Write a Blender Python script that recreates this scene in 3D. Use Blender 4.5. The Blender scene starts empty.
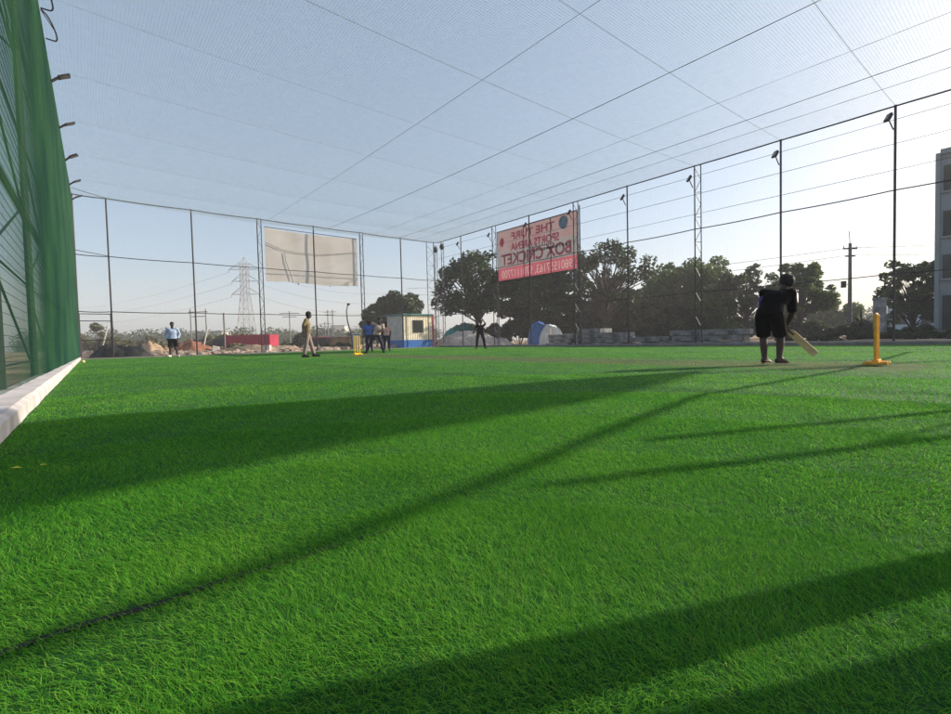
import bpy, bmesh, math, random
import numpy as np
from mathutils import Vector, Matrix

rng = np.random.default_rng(7)
random.seed(7)
S = bpy.context.scene
COL = S.collection

# ------------------------------------------------------------------ camera
F, CX, CY, HH = 476.0, 475.5, 357.0, 0.52
PSI = math.radians(39.5)
PITCH, ROLL = math.radians(2.08), math.radians(1.36)
FW = np.array([math.sin(PSI), math.cos(PSI)])
RT = np.array([math.cos(PSI), -math.sin(PSI)])
cd = bpy.data.cameras.new('camera')
cam = bpy.data.objects.new('camera', cd)
COL.objects.link(cam)
f = Vector((math.sin(PSI)*math.cos(PITCH), math.cos(PSI)*math.cos(PITCH), -math.sin(PITCH)))
R0 = Vector((math.cos(PSI), -math.sin(PSI), 0))
U0 = R0.cross(f)
r_ = R0*math.cos(ROLL) - U0*math.sin(ROLL)
u_ = U0*math.cos(ROLL) + R0*math.sin(ROLL)
m = Matrix((r_, u_, -f)).transposed().to_4x4()
m.translation = Vector((0, 0, HH))
cam.matrix_world = m
cd.sensor_width = 36
cd.lens = 36*F/951
cd.clip_start = 0.05
cd.clip_end = 3000
S.camera = cam


def hz(px):
    return 339.7 - 0.0237*(px-CX)


def P(px, zc):                      # ground point seen in image column px at depth zc
    v = FW*zc + RT*((px-CX)/F*zc)
    return float(v[0]), float(v[1])


def Zat(px, py, zc):                # height of an image row at that depth
    return HH + (hz(px)-py)/F*zc


# ------------------------------------------------------------------ light
AZ, EL = math.radians(-23), math.radians(23.5)
sv = Vector((math.cos(AZ)*math.cos(EL), math.sin(AZ)*math.cos(EL), math.sin(EL)))
sl = bpy.data.lights.new('sun', 'SUN')
sl.energy = 4.6
sl.angle = math.radians(0.53)
sl.color = (1, 0.90, 0.74)
so = bpy.data.objects.new('sun', sl)
COL.objects.link(so)
so.rotation_euler = sv.to_track_quat('Z', 'Y').to_euler()
so.location = sv*60

W = bpy.data.worlds.new('World')
S.world = W
W.use_nodes = True
nt = W.node_tree
nt.nodes.clear()
sky = nt.nodes.new('ShaderNodeTexSky')
sky.sky_type = 'NISHITA'
sky.sun_disc = False
sky.sun_elevation = EL
sky.sun_rotation = math.radians(90) - AZ
sky.altitude = 100
sky.air_density = 0.9
sky.dust_density = 2.5
sky.ozone_density = 0.6
bg = nt.nodes.new('ShaderNodeBackground')
bg.inputs['Strength'].default_value = 0.124
wo = nt.nodes.new('ShaderNodeOutputWorld')
# hazy air high up: part of the clear-sky colour is replaced by an even pale veil
sc_ = nt.nodes.new('ShaderNodeVectorMath')
sc_.operation = 'MULTIPLY_ADD'
sc_.inputs[1].default_value = (0.58, 0.58, 0.58)
sc_.inputs[2].default_value = (0.66, 0.94, 1.14)
nt.links.new(sky.outputs[0], sc_.inputs[0])
nt.links.new(sc_.outputs[0], bg.inputs[0])
nt.links.new(bg.outputs[0], wo.inputs[0])
S.view_settings.view_transform = 'Standard'
S.view_settings.look = 'None'
S.view_settings.exposure = 0.97
S.view_settings.gamma = 1
S.view_settings.use_curve_mapping = False
try:
    S.cycles.max_bounces = 6
    S.cycles.transparent_max_bounces = 12
    S.cycles.volume_bounces = 0
    S.cycles.caustics_reflective = False
    S.cycles.caustics_refractive = False
    S.cycles.use_denoising = True
except Exception:
    pass


# ------------------------------------------------------------------ materials
def mat(name, col, rough=0.7, var=0.15, scale=4.0, metal=0.0, trans=0.0, bump=0.0, spec=0.3, detail=4, col2=None):
    M = bpy.data.materials.new(name)
    M.use_nodes = True
    n = M.node_tree
    b = n.nodes['Principled BSDF']
    b.inputs['Roughness'].default_value = rough
    b.inputs['Metallic'].default_value = metal
    b.inputs['Specular IOR Level'].default_value = spec
    tc = n.nodes.new('ShaderNodeTexCoord')
    nz = n.nodes.new('ShaderNodeTexNoise')
    nz.inputs['Scale'].default_value = scale
    nz.inputs['Detail'].default_value = detail
    n.links.new(tc.outputs['Object'], nz.inputs['Vector'])
    rp = n.nodes.new('ShaderNodeValToRGB')
    a = [max(0, c*(1-var)) for c in col]
    z = [min(1, c*(1+var)) for c in (col2 or col)]
    rp.color_ramp.elements[0].position = 0.33
    rp.color_ramp.elements[1].position = 0.67
    rp.color_ramp.elements[0].color = (*a, 1)
    rp.color_ramp.elements[1].color = (*z, 1)
    n.links.new(nz.outputs['Fac'], rp.inputs[0])
    n.links.new(rp.outputs[0], b.inputs['Base Color'])
    if bump:
        bp = n.nodes.new('ShaderNodeBump')
        bp.inputs['Strength'].default_value = bump
        n.links.new(nz.outputs['Fac'], bp.inputs['Height'])
        n.links.new(bp.outputs[0], b.inputs['Normal'])
    if trans:
        t = n.nodes.new('ShaderNodeBsdfTranslucent')
        n.links.new(rp.outputs[0], t.inputs['Color'])
        mx = n.nodes.new('ShaderNodeMixShader')
        mx.inputs[0].default_value = trans
        n.links.new(b.outputs[0], mx.inputs[1])
        n.links.new(t.outputs[0], mx.inputs[2])
        out = [q for q in n.nodes if q.type == 'OUTPUT_MATERIAL'][0]
        n.links.new(mx.outputs[0], out.inputs['Surface'])
    return M


def attr_mat(name, ramp, rough=0.55, trans=0.4, spec=0.25, attr='tint'):
    """colour from a per-blade / per-leaf random attribute"""
    M = bpy.data.materials.new(name)
    M.use_nodes = True
    n = M.node_tree
    b = n.nodes['Principled BSDF']
    b.inputs['Roughness'].default_value = rough
    b.inputs['Specular IOR Level'].default_value = spec
    at = n.nodes.new('ShaderNodeAttribute')
    at.attribute_name = attr
    rp = n.nodes.new('ShaderNodeValToRGB')
    while len(rp.color_ramp.elements) < len(ramp):
        rp.color_ramp.elements.new(0.5)
    for e, (p, c) in zip(rp.color_ramp.elements, ramp):
        e.position = p
        e.color = (*c, 1)
    n.links.new(at.outputs['Fac'], rp.inputs[0])
    n.links.new(rp.outputs[0], b.inputs['Base Color'])
    t = n.nodes.new('ShaderNodeBsdfTranslucent')
    n.links.new(rp.outputs[0], t.inputs['Color'])
    mx = n.nodes.new('ShaderNodeMixShader')
    mx.inputs[0].default_value = trans
    n.links.new(b.outputs[0], mx.inputs[1])
    n.links.new(t.outputs[0], mx.inputs[2])
    out = [q for q in n.nodes if q.type == 'OUTPUT_MATERIAL'][0]
    n.links.new(mx.outputs[0], out.inputs['Surface'])
    return M


M = {}
M['steel'] = mat('black_painted_steel', (0.022, 0.021, 0.028), 0.5, 0.3, 3)
M['galv'] = mat('galvanised_steel', (0.22, 0.22, 0.22), 0.5, 0.2, 3, metal=0.3)
M['tower'] = mat('weathered_tower_steel', (0.30, 0.30, 0.31), 0.6, 0.15, 0.4)
M['cable'] = mat('black_cable', (0.02, 0.02, 0.022), 0.6)
M['rope'] = mat('grey_rope', (0.22, 0.24, 0.25), 0.8)
M['net_dark'] = mat('dark_nylon_net', (0.10, 0.11, 0.12), 0.7)
M['net_roof'] = mat('pale_nylon_net', (0.52, 0.58, 0.60), 0.6, trans=0.4)
M['net_green'] = mat('green_shade_net', (0.008, 0.120, 0.085), 0.7, 0.3, 0.5, trans=0.5, col2=(0.034, 0.135, 0.062))
M['kerb'] = mat('whitewashed_concrete', (0.55, 0.50, 0.49), 0.9, 0.26, 3, bump=0.5, detail=12)
M['concrete'] = mat('grey_concrete', (0.16, 0.16, 0.155), 0.9, 0.2, 3, bump=0.3, detail=8)
M['slab'] = mat('grey_stone_slab', (0.11, 0.115, 0.12), 0.85, 0.35, 2.2, bump=0.4, detail=8, col2=(0.26, 0.27, 0.27))
M['dirt'] = mat('dry_dirt', (0.20, 0.13, 0.085), 0.95, 0.3, 0.35, bump=0.4, detail=10, col2=(0.34, 0.25, 0.17))
M['redsoil'] = mat('red_soil', (0.24, 0.105, 0.065), 0.95, 0.3, 1.3, bump=0.5, detail=8)
M['gravel'] = mat('pale_gravel', (0.36, 0.32, 0.29), 0.95, 0.3, 5, bump=0.8, detail=10)
M['rock'] = mat('pale_rubble', (0.38, 0.29, 0.23), 0.95, 0.35, 1.2, bump=0.4)
M['black_sheet'] = mat('black_plastic_sheet', (0.016, 0.018, 0.018), 0.6, 0.4, 3, bump=0.3)
M['turfbase'] = mat('turf_backing', (0.012, 0.075, 0.012), 0.95, 0.3, 30)
M['seam'] = mat('turf_seam_tape', (0.012, 0.014, 0.014), 0.8, 0.3, 20)
M['white_wall'] = mat('white_sheet_metal', (0.86, 0.77, 0.60), 0.6, 0.14, 3)
M['grey_wall'] = mat('grey_sheet_metal', (0.50, 0.50, 0.48), 0.6, 0.18, 3)
M['blue_paint'] = mat('blue_paint', (0.015, 0.13, 0.42), 0.5, 0.15, 4)
M['red_paint'] = mat('red_paint', (0.42, 0.05, 0.04), 0.55, 0.2, 2)
M['crimson'] = mat('crimson_truck_paint', (0.30, 0.022, 0.05), 0.55, 0.15, 1)
M['dark_glass'] = mat('dark_window_glass', (0.022, 0.032, 0.028), 0.4, 0.3, 1, spec=0.2)
M['teal_paint'] = mat('teal_paint', (0.05, 0.22, 0.22), 0.6)
M['teal_tarp'] = mat('teal_tarpaulin', (0.01, 0.19, 0.16), 0.5, 0.25, 1.5, bump=0.3)
M['blue_tarp'] = mat('blue_tarpaulin', (0.03, 0.12, 0.34), 0.5, 0.25, 2, bump=0.3)
M['white_tarp'] = mat('white_tarpaulin', (0.55, 0.60, 0.62), 0.6, 0.15, 2, bump=0.3)
M['yellow'] = mat('yellow_plastic', (0.74, 0.33, 0.012), 0.5, 0.2, 14, spec=0.45)
M['stump2'] = mat('bright_yellow_plastic', (0.85, 0.55, 0.02), 0.42, 0.06, 6)
M['bat'] = mat('willow_wood', (0.66, 0.45, 0.23), 0.5, 0.15, 9)
M['grip'] = mat('black_rubber_grip', (0.03, 0.03, 0.03), 0.8)
M['skin'] = mat('brown_skin', (0.105, 0.052, 0.034), 0.55, 0.08, 20)
M['skin_dark'] = mat('dark_brown_skin', (0.048, 0.025, 0.018), 0.55, 0.08, 20)
M['hair'] = mat('black_hair', (0.010, 0.009, 0.009), 0.7, 0.3, 60, bump=0.6)
M['eye'] = mat('eye_white', (0.5, 0.5, 0.5), 0.3, 0.02)
M['c_black'] = mat('black_cloth', (0.005, 0.0045, 0.006), 0.95, 0.3, 9, bump=0.5, spec=0.08)
M['c_purple'] = mat('purple_cloth', (0.05, 0.03, 0.19), 0.85, 0.2, 7)
M['c_blue'] = mat('light_blue_cloth', (0.34, 0.43, 0.62), 0.9, 0.15, 7)
M['c_royal'] = mat('royal_blue_cloth', (0.06, 0.13, 0.42), 0.9, 0.15, 7)
M['c_khaki'] = mat('khaki_cloth', (0.21, 0.165, 0.085), 0.9, 0.15, 7)
M['c_taupe'] = mat('taupe_cloth', (0.24, 0.19, 0.17), 0.9, 0.12, 7)
M['c_beige'] = mat('beige_cloth', (0.42, 0.33, 0.28), 0.9, 0.15, 7)
M['c_pink'] = mat('pale_pink_cloth', (0.62, 0.36, 0.34), 0.9, 0.15, 7)
M['c_navy'] = mat('navy_cloth', (0.02, 0.025, 0.05), 0.9, 0.2, 7)
M['shoe_dark'] = mat('dark_shoe', (0.02, 0.02, 0.02), 0.6)
M['shoe_pale'] = mat('pale_shoe', (0.62, 0.58, 0.52), 0.6)
M['sandal'] = mat('tan_sandal', (0.30, 0.19, 0.12), 0.7)
M['bark'] = mat('grey_brown_bark', (0.07, 0.055, 0.045), 0.95, 0.3, 5, bump=0.5)
M['leaf'] = attr_mat('tree_leaf', [(0, (0.018, 0.032, 0.012)), (0.5, (0.038, 0.064, 0.018)), (1, (0.085, 0.115, 0.032))], trans=0.28)
M['leaf_light'] = attr_mat('light_tree_leaf', [(0, (0.04, 0.07, 0.018)), (0.5, (0.08, 0.13, 0.03)), (1, (0.15, 0.20, 0.05))], trans=0.38)
M['leaf_dry'] = attr_mat('dry_scrub_leaf', [(0, (0.05, 0.06, 0.025)), (0.5, (0.11, 0.11, 0.05)), (1, (0.19, 0.16, 0.09))], trans=0.25)
M['building'] = mat('grey_plaster', (0.22, 0.26, 0.28), 0.9, 0.1, 0.5)
M['building2'] = mat('pale_blue_plaster', (0.36, 0.48, 0.58), 0.9, 0.08, 0.5)
M['cream'] = mat('cream_plaster', (0.55, 0.50, 0.42), 0.9, 0.1, 0.5)
M['brick'] = mat('orange_brown_boards', (0.36, 0.20, 0.10), 0.9, 0.25, 1.2)
M['lamp_lens'] = mat('lamp_glass', (0.22, 0.21, 0.19), 0.25, 0.05)
M['banner'] = mat('plain_beige_flex', (0.76, 0.69, 0.63), 0.7, 0.04, 0.5, trans=0.35, col2=(0.76, 0.72, 0.69))
M['flex_grey'] = mat('printed_grey_flex', (0.19, 0.205, 0.21), 0.6, 0.08, 0.9, trans=0.45, col2=(0.235, 0.20, 0.21))
M['flex_pink'] = mat('printed_pink_flex', (0.27, 0.165, 0.18), 0.6, 0.08, 0.8, trans=0.45, col2=(0.24, 0.185, 0.195))
M['flex_red'] = mat('printed_red_flex', (0.34, 0.085, 0.12), 0.6, 0.08, 0.9, trans=0.45)
M['ink_red'] = mat('printed_red_lettering', (0.60, 0.16, 0.26), 0.6, 0.1, trans=0.6)
M['ink_pale'] = mat('printed_pale_lettering', (0.44, 0.32, 0.32), 0.6, 0.1, trans=0.45)
M['ink_dark'] = mat('printed_dark_lettering', (0.12, 0.13, 0.17), 0.6, 0.1, trans=0.5)
M['ink_blue'] = mat('printed_blue_emblem', (0.16, 0.33, 0.46), 0.6, 0.2, trans=0.6)
M['ink_teal'] = mat('printed_teal_lettering', (0.16, 0.45, 0.38), 0.6, 0.2, trans=0.6)
M['ball'] = mat('worn_tennis_ball', (0.55, 0.45, 0.25), 0.9)
M['dry_leaf'] = mat('yellow_dry_leaf', (0.60, 0.60, 0.08), 0.8, trans=0.3)


# ------------------------------------------------------------------ mesh helpers
def tag(o, label=None, cat=None, group=None, kind=None):
    if label: o['label'] = label
    if cat: o['category'] = cat
    if group: o['group'] = group
    if kind: o['kind'] = kind
    return o


def empty(name, loc=(0, 0, 0), rz=0.0, **k):
    o = bpy.data.objects.new(name, None)
    o.empty_display_size = 0.2
    COL.objects.link(o)
    o.location = loc
    o.rotation_euler = (0, 0, rz)
    return tag(o, **k)


class MB:
    def __init__(s):
        s.v, s.f = [], []

    def add(s, vs, fs):
        b = len(s.v)
        s.v += [tuple(x) for x in vs]
        s.f += [tuple(b+i for i in q) for q in fs]
        return s

    def box(s, lo, hi):
        x0, y0, z0 = lo
        x1, y1, z1 = hi
        return s.add([(x0, y0, z0), (x1, y0, z0), (x1, y1, z0), (x0, y1, z0), (x0, y0, z1), (x1, y0, z1), (x1, y1, z1), (x0, y1, z1)],
                     [(3, 2, 1, 0), (4, 5, 6, 7), (0, 1, 5, 4), (1, 2, 6, 5), (2, 3, 7, 6), (3, 0, 4, 7)])

    def tube(s, pts, r, n=6, cap=True):
        """pts: list of points; r: radius or list of radii"""
        pts = [Vector(p) for p in pts]
        rs = r if isinstance(r, (list, tuple)) else [r]*len(pts)
        vs, fs = [], []
        prev = None
        for i, p in enumerate(pts):
            t = (pts[min(i+1, len(pts)-1)] - pts[max(i-1, 0)])
            if t.length < 1e-9: t = Vector((0, 0, 1))
            t.normalize()
            ref = prev if prev is not None else (Vector((0, 0, 1)) if abs(t.z) < 0.9 else Vector((1, 0, 0)))
            a = ref - t*ref.dot(t)
            if a.length < 1e-6: a = t.orthogonal()
            a.normalize()
            prev = a
            b = t.cross(a)
            for k in range(n):
                th = 2*math.pi*(k+0.5)/n
                vs.append(p + (a*math.cos(th) + b*math.sin(th))*rs[i])
        for i in range(len(pts)-1):
            for k in range(n):
                k2 = (k+1) % n
                fs.append((i*n+k, i*n+k2, (i+1)*n+k2, (i+1)*n+k))
        if cap:
            fs.append(tuple(reversed(range(n))))
            fs.append(tuple((len(pts)-1)*n+k for k in range(n)))
        return s.add(vs, fs)

    def ball(s, c, r, n=10, mth=None):
        c = Vector(c)
        rr = r if isinstance(r, (tuple, list)) else (r, r, r)
        vs, fs = [], []
        h = n//2+1
        for i in range(h+1):
            ph = math.pi*i/h
            for k in range(n):
                th = 2*math.pi*k/n
                q = Vector((rr[0]*math.sin(ph)*math.cos(th), rr[1]*math.sin(ph)*math.sin(th), rr[2]*math.cos(ph)))
                if mth: q = mth @ q
                vs.append(c+q)
        for i in range(h):
            for k in range(n):
                k2 = (k+1) % n
                fs.append((i*n+k, (i+1)*n+k, (i+1)*n+k2, i*n+k2))
        return s.add(vs, fs)

    def build(s, name, mt, parent=None, smooth=False, bevel=0, **k):
        me = bpy.data.meshes.new(name)
        me.from_pydata([tuple(v) for v in s.v], [], s.f)
        if mt: me.materials.append(mt)
        if smooth:
            me.polygons.foreach_set('use_smooth', [True]*len(me.polygons))
        o = bpy.data.objects.new(name, me)
        COL.objects.link(o)
        if parent: o.parent = parent
        if bevel:
            bv = o.modifiers.new('bevel', 'BEVEL')
            bv.width = bevel
            bv.segments = 2
            bv.limit_method = 'ANGLE'
        return tag(o, **k)


def np_mesh(name, V, faces_n, idx, mt, parent=None, tint=None, smooth=False):
    """fast mesh: V (n,3), all faces with faces_n corners, idx flat"""
    me = bpy.data.meshes.new(name)
    V = np.ascontiguousarray(V, dtype=np.float32)
    idx = np.ascontiguousarray(idx, dtype=np.int32).ravel()
    nf = len(idx)//faces_n
    me.vertices.add(len(V))
    me.vertices.foreach_set('co', V.ravel())
    me.loops.add(len(idx))
    me.loops.foreach_set('vertex_index', idx)
    me.polygons.add(nf)
    me.polygons.foreach_set('loop_start', np.arange(nf, dtype=np.int32)*faces_n)
    if smooth:
        me.polygons.foreach_set('use_smooth', np.ones(nf, dtype=bool))
    me.update(calc_edges=True)
    if tint is not None:
        a = me.attributes.new('tint', 'FLOAT', 'POINT')
        a.data.foreach_set('value', np.ascontiguousarray(tint, dtype=np.float32))
    if mt: me.materials.append(mt)
    o = bpy.data.objects.new(name, me)
    COL.objects.link(o)
    if parent: o.parent = parent
    return o


def copy_tree(o, parent=None):
    c = o.copy()
    COL.objects.link(c)
    c.parent = parent
    for ch in list(o.children):
        copy_tree(ch, c)
    return c


# ------------------------------------------------------------------ ground
def fbm(x, y, s):
    return (np.sin(x*0.9*s+1.3)*np.cos(y*1.1*s+0.4) + 0.6*np.sin(x*2.1*s-y*1.7*s+2.0) + 0.35*np.sin(x*4.3*s+y*3.1*s))/1.95


def grid_sheet(name, xs, ys, zf, mt):
    X, Y = np.meshgrid(xs, ys, indexing='ij')
    Z = zf(X, Y)
    V = np.stack([X, Y, Z], -1).reshape(-1, 3)
    ny = len(ys)
    i, j = np.meshgrid(np.arange(len(xs)-1), np.arange(ny-1), indexing='ij')
    a = (i*ny+j).ravel()
    idx = np.stack([a, a+ny, a+ny+1, a+1], 1)
    return np_mesh(name, V, 4, idx, mt, smooth=True)


xs = np.concatenate([np.linspace(-520, -60, 24)[:-1], np.linspace(-60, 110, 150), np.linspace(110, 520, 22)[1:]])
ys = np.concatenate([np.linspace(-520, -40, 24)[:-1], np.linspace(-40, 110, 140), np.linspace(110, 520, 22)[1:]])


def ground_z(X, Y):
    out = np.maximum.reduce([X-21.8, -1.3-X, Y-30.6, -9-Y])      # distance outside the cage
    k = np.clip(out/2.5, 0, 1)
    return -0.10 + k*(0.10*fbm(X, Y, 0.45) + 0.05*fbm(X, Y, 1.7)) * np.where(out > 80, 0.3, 1.0)


tag(grid_sheet('dirt_ground', xs, ys, ground_z, M['dirt']), kind='structure')

# turf backing sheet (flat, inside the kerbs)
mb = MB().add([(-0.54, -8, 0), (21.15, -8, 0), (21.15, 30.05, 0), (-0.10, 30.05, 0)], [(0, 1, 2, 3)])
tag(mb.build('turf_backing', M['turfbase']), kind='structure')
mb = MB()
n = 24
vs = []
for i in range(n+1):
    x = -0.36 + 1.1*i/n
    w = 0.013*(1-i/n)**0.6
    y = 1.146 + 0.02*x + 0.006*math.sin(i*1.1)
    w *= 1+0.5*math.sin(i*2.7)*math.sin(i*1.3)
    vs += [(x, y-w, 0.004), (x, y+w, 0.004)]
mb.add(vs, [(2*i, 2*i+2, 2*i+3, 2*i+1) for i in range(n)])
tag(mb.build('turf_seam', M['seam']), kind='structure')


# ------------------------------------------------------------------ turf blades
def swirl(x, y):
    """lean angle of the pile, varying in clumps"""
    return (2.5 + 0.9*np.sin(x*3.1+1.7*np.sin(y*2.3)) + 0.8*np.cos(y*4.1-1.3*np.sin(x*3.7))
            + 0.5*np.sin(x*11+y*7) + 0.5*np.cos(x*8-y*13))


def make_turf():
    VV, TT, FF = [], [], []
    off = 0
    rings = [(0.0, 0.9, 70000), (0.9, 1.5, 58000), (1.5, 2.2, 35000), (2.2, 3.2, 19000), (3.2, 4.6, 10000), (4.6, 6.8, 2900), (6.8, 10, 1500), (10, 15, 800),
             (15, 22, 420), (22, 40, 260)]
    for d0, d1, rho in rings:
        area = math.pi*(d1*d1-d0*d0)
        N = int(rho*area)
        d = np.sqrt(rng.uniform(d0*d0, d1*d1, N))
        if d1 <= 1.6:
            th = rng.uniform(-math.pi, math.pi, N)
        else:
            th = rng.uniform(-math.radians(68), math.radians(68), int(N*136/360))
            d = d[:len(th)]
        x = d*np.sin(PSI+th)
        y = d*np.cos(PSI+th)
        k = (x > -0.36+0.0115*(y-4)) & (x < 21.12) & (y < 30.0) & (y > -7.5)
        # seam gap
        sy = 1.146+0.02*x+0.006*np.sin((x+0.36)/1.1*24*1.1)
        sw = 0.0085*(1+0.6*np.sin(x*31)*np.sin(x*17+1))*np.clip(1-(x+0.36)/1.1, 0, 1)**0.6
        k &= ~((np.abs(y-sy) < sw) & (x < 0.75))
        x, y, d = x[k], y[k], d[k]
        n = len(x)
        w = 0.0006*np.maximum(0.85, d/1.35)**0.92*rng.uniform(0.7, 1.3, n)
        L = rng.uniform(0.013, 0.027, n)*(1+0.25*np.minimum(d/8, 1.6))
        clump = 0.5+0.5*np.sin(x*5.3+2*np.sin(y*3.9))*np.cos(y*6.1+1.5*np.sin(x*4.3))
        L *= 0.86+0.24*clump
        phi = swirl(x, y)+rng.normal(0, 1.05, n)
        lean = np.clip(rng.normal(1.1, 0.36, n), 0.1, 1.7)
        dx, dy = np.cos(phi), np.sin(phi)
        px, py = -dy, dx
        yaw = rng.normal(0, 0.7, n)
        wx, wy = px*np.cos(yaw)+dx*np.sin(yaw), py*np.cos(yaw)+dy*np.sin(yaw)
        tint = np.clip(0.50+0.17*rng.normal(0, 1, n)+0.10*fbm(x, y, 0.8)+0.08*fbm(x, y, 4.0), 0, 0.84)
        stray = rng.uniform(0, 1, n) < 0.003
        tint[stray] = 0.84
        # worn, sandy batting strip
        pz = np.minimum(np.clip((x-7.45+0.15*fbm(x, y, 1.3))/0.35, 0, 1), np.clip((9.75+0.15*fbm(x, y, 1.1)-x)/0.35, 0, 1))
        pz = np.minimum(pz, np.clip((y-0.95+0.1*fbm(x, y, 2))/0.3, 0, 1))
        pz = np.minimum(pz, np.clip((19.6-y)/0.5, 0, 1))
        sel = rng.uniform(0, 1, n) < pz*0.95
        tint = np.where(sel, rng.uniform(0.90, 1.0, n), tint)
        L = np.where(pz > 0.5, L*0.7, L)
        segs = 3 if d1 <= 3.3 else (2 if d1 < 7 else 1)
        rows = []
        for s in range(segs):
            t = s/segs
            h = L*0.85*(math.sin(t*1.25)/1.25)*np.cos(lean*t*0.62)
            o = L*lean*t**1.2*0.8
            ww = w*(1-0.45*t)
            bx, by = x+dx*o, y+dy*o
            rows.append(np.stack([bx-wx*ww, by-wy*ww, h], 1))
            rows.append(np.stack([bx+wx*ww, by+wy*ww, h], 1))
        h = L*0.85*(math.sin(1.25)/1.25)*np.cos(lean*0.62)
        rows.append(np.stack([x+dx*L*lean*0.8, y+dy*L*lean*0.8, h], 1))
        nv = 2*segs+1
        V = np.stack(rows, 1).reshape(-1, 3)
        base = (np.arange(n)*nv)[:, None]+off
        tr = []
        for s in range(segs-1):
            a = 2*s
            tr += [[a, a+1, a+3], [a, a+3, a+2]]
        a = 2*(segs-1)
        tr += [[a, a+1, a+2]]
        tr = np.array(tr).ravel()[None, :]
        FF.append((base+tr).ravel())
        VV.append(V)
        TT.append(np.repeat(tint, nv))
        off += len(V)
    V = np.concatenate(VV)
    print('turf verts', len(V))
    return np_mesh('turf_grass', V, 3, np.concatenate(FF), M['blade'], tint=np.concatenate(TT))


M['blade'] = attr_mat('artificial_turf_blade', [(0.0, (0.016, 0.155, 0.022)), (0.45, (0.092, 0.335, 0.030)), (0.72, (0.20, 0.47, 0.045)), (0.84, (0.27, 0.47, 0.08)),
    (0.88, (0.20, 0.23, 0.075)), (1.0, (0.30, 0.27, 0.12))], rough=0.85, trans=0.5, spec=0.06)
tag(make_turf(), kind='stuff')

# ------------------------------------------------------------------ kerbs
def kerb(name, pts_inner, pts_outer, h, label):
    """a low wall, slightly uneven, between two polylines"""
    mb = MB()
    n = len(pts_inner)
    vs = []
    for (a, b) in zip(pts_inner, pts_outer):
        j = random.uniform(-0.005, 0.005)
        dz = random.uniform(-0.006, 0.006)
        ca = (a[0]*0.88+b[0]*0.12, a[1]*0.88+b[1]*0.12)
        vs += [(a[0]+j, a[1]+j, -0.15), (a[0]+j, a[1]+j, h-0.025+dz), (ca[0]+j, ca[1]+j, h+dz), (b[0], b[1], h+dz), (b[0], b[1], -0.15)]
    fs = []
    for i in range(n-1):
        for k in range(5):
            k2 = (k+1) % 5
            fs.append((i*5+k, (i+1)*5+k, (i+1)*5+k2, i*5+k2))
    fs += [(0, 1, 2, 3, 4), tuple((n-1)*5+k for k in (4, 3, 2, 1, 0))]
    mb.add(vs, fs)
    return mb.build(name, M['kerb'] if 'white' in label else M['concrete'], label=label, cat='kerb')


yy = np.linspace(-8, 30.0, 100)
kerb('kerb_wall', [(-0.375+0.0115*(y-4), y) for y in yy], [(-0.70+0.0185*(y-4), y) for y in yy], 0.125, 'whitewashed low kerb wall under the green shade net')
kerb('kerb_wall', [(21.17, y) for y in yy], [(21.42, y) for y in yy], 0.13, 'grey low kerb wall under the fence with the billboard')
xx = np.linspace(-0.40, 21.4, 50)
kerb('kerb_wall', [(x, 30.07) for x in xx], [(x, 30.30) for x in xx], 0.06, 'sandy low kerb along the end fence behind the walking man')


# ------------------------------------------------------------------ nets (real threads)
def threads(starts, ends, r, nseg=1, sag=None, sides=3):
    """prism threads; starts/ends (n,3) arrays; sag(x,y) -> dz"""
    A, B = np.asarray(starts, float), np.asarray(ends, float)
    n = len(A)
    t = np.linspace(0, 1, nseg+1)[None, :, None]
    Pm = A[:, None, :]*(1-t)+B[:, None, :]*t
    if sag is not None:
        Pm[..., 2] += sag(Pm[..., 0], Pm[..., 1])
    D = B-A
    D /= np.linalg.norm(D, axis=1)[:, None]
    ref = np.where(np.abs(D[:, 2:3]) < 0.9, np.array([[0, 0, 1.0]]), np.array([[1.0, 0, 0]]))
    a = np.cross(D, ref)
    a /= np.linalg.norm(a, axis=1)[:, None]
    b = np.cross(D, a)
    ring = []
    rr = np.broadcast_to(np.asarray(r, float), (n,))[:, None]
    for k in range(sides):
        th = 2*math.pi*k/sides
        ring.append((a*math.cos(th)+b*math.sin(th))*rr)
    ring = np.stack(ring, 1)                                       # n,sides,3
    V = Pm[:, :, None, :]+ring[:, None, :, :]
    m1 = nseg+1
    base = (np.arange(n)*m1*sides)[:, None, None]
    s = np.arange(nseg)[None, :, None]*sides
    k = np.arange(sides)[None, None, :]
    k2 = (k+1) % sides
    idx = np.stack([base+s+k, base+s+k2, base+s+sides+k2, base+s+sides+k], -1)
    return V.reshape(-1, 3), idx.reshape(-1)


def join_threads(parts):
    V, I, o = [], [], 0
    for v, i in parts:
        V.append(v)
        I.append(i+o)
        o += len(v)
    return np.concatenate(V), np.concatenate(I)


XL, XR, YB, YF, ZT = -0.74, 21.28, 30.15, -8.0, 8.0
PY = [3.45+3.4*k for k in range(-3, 8)]                             # post lines along the length
PX = [1.2, 4.9, 8.3, 11.7, 14.9, 18.1]


def lines_x(ys_, x0, x1, z):
    ys_ = np.asarray(ys_)
    return (np.stack([np.full_like(ys_, x0), ys_, np.full_like(ys_, z)], 1), np.stack([np.full_like(ys_, x1), ys_, np.full_like(ys_, z)], 1))


def roof_sag(x, y):
    u = np.mod(y-3.45, 3.4)/3.4
    edge = np.clip(np.minimum(x-XL, XR-x)/2.0, 0, 1)
    return -0.045*np.sin(np.pi*u)*edge - 0.22*np.sin(np.pi*np.clip((x-XL)/(XR-XL), 0, 1))


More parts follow.
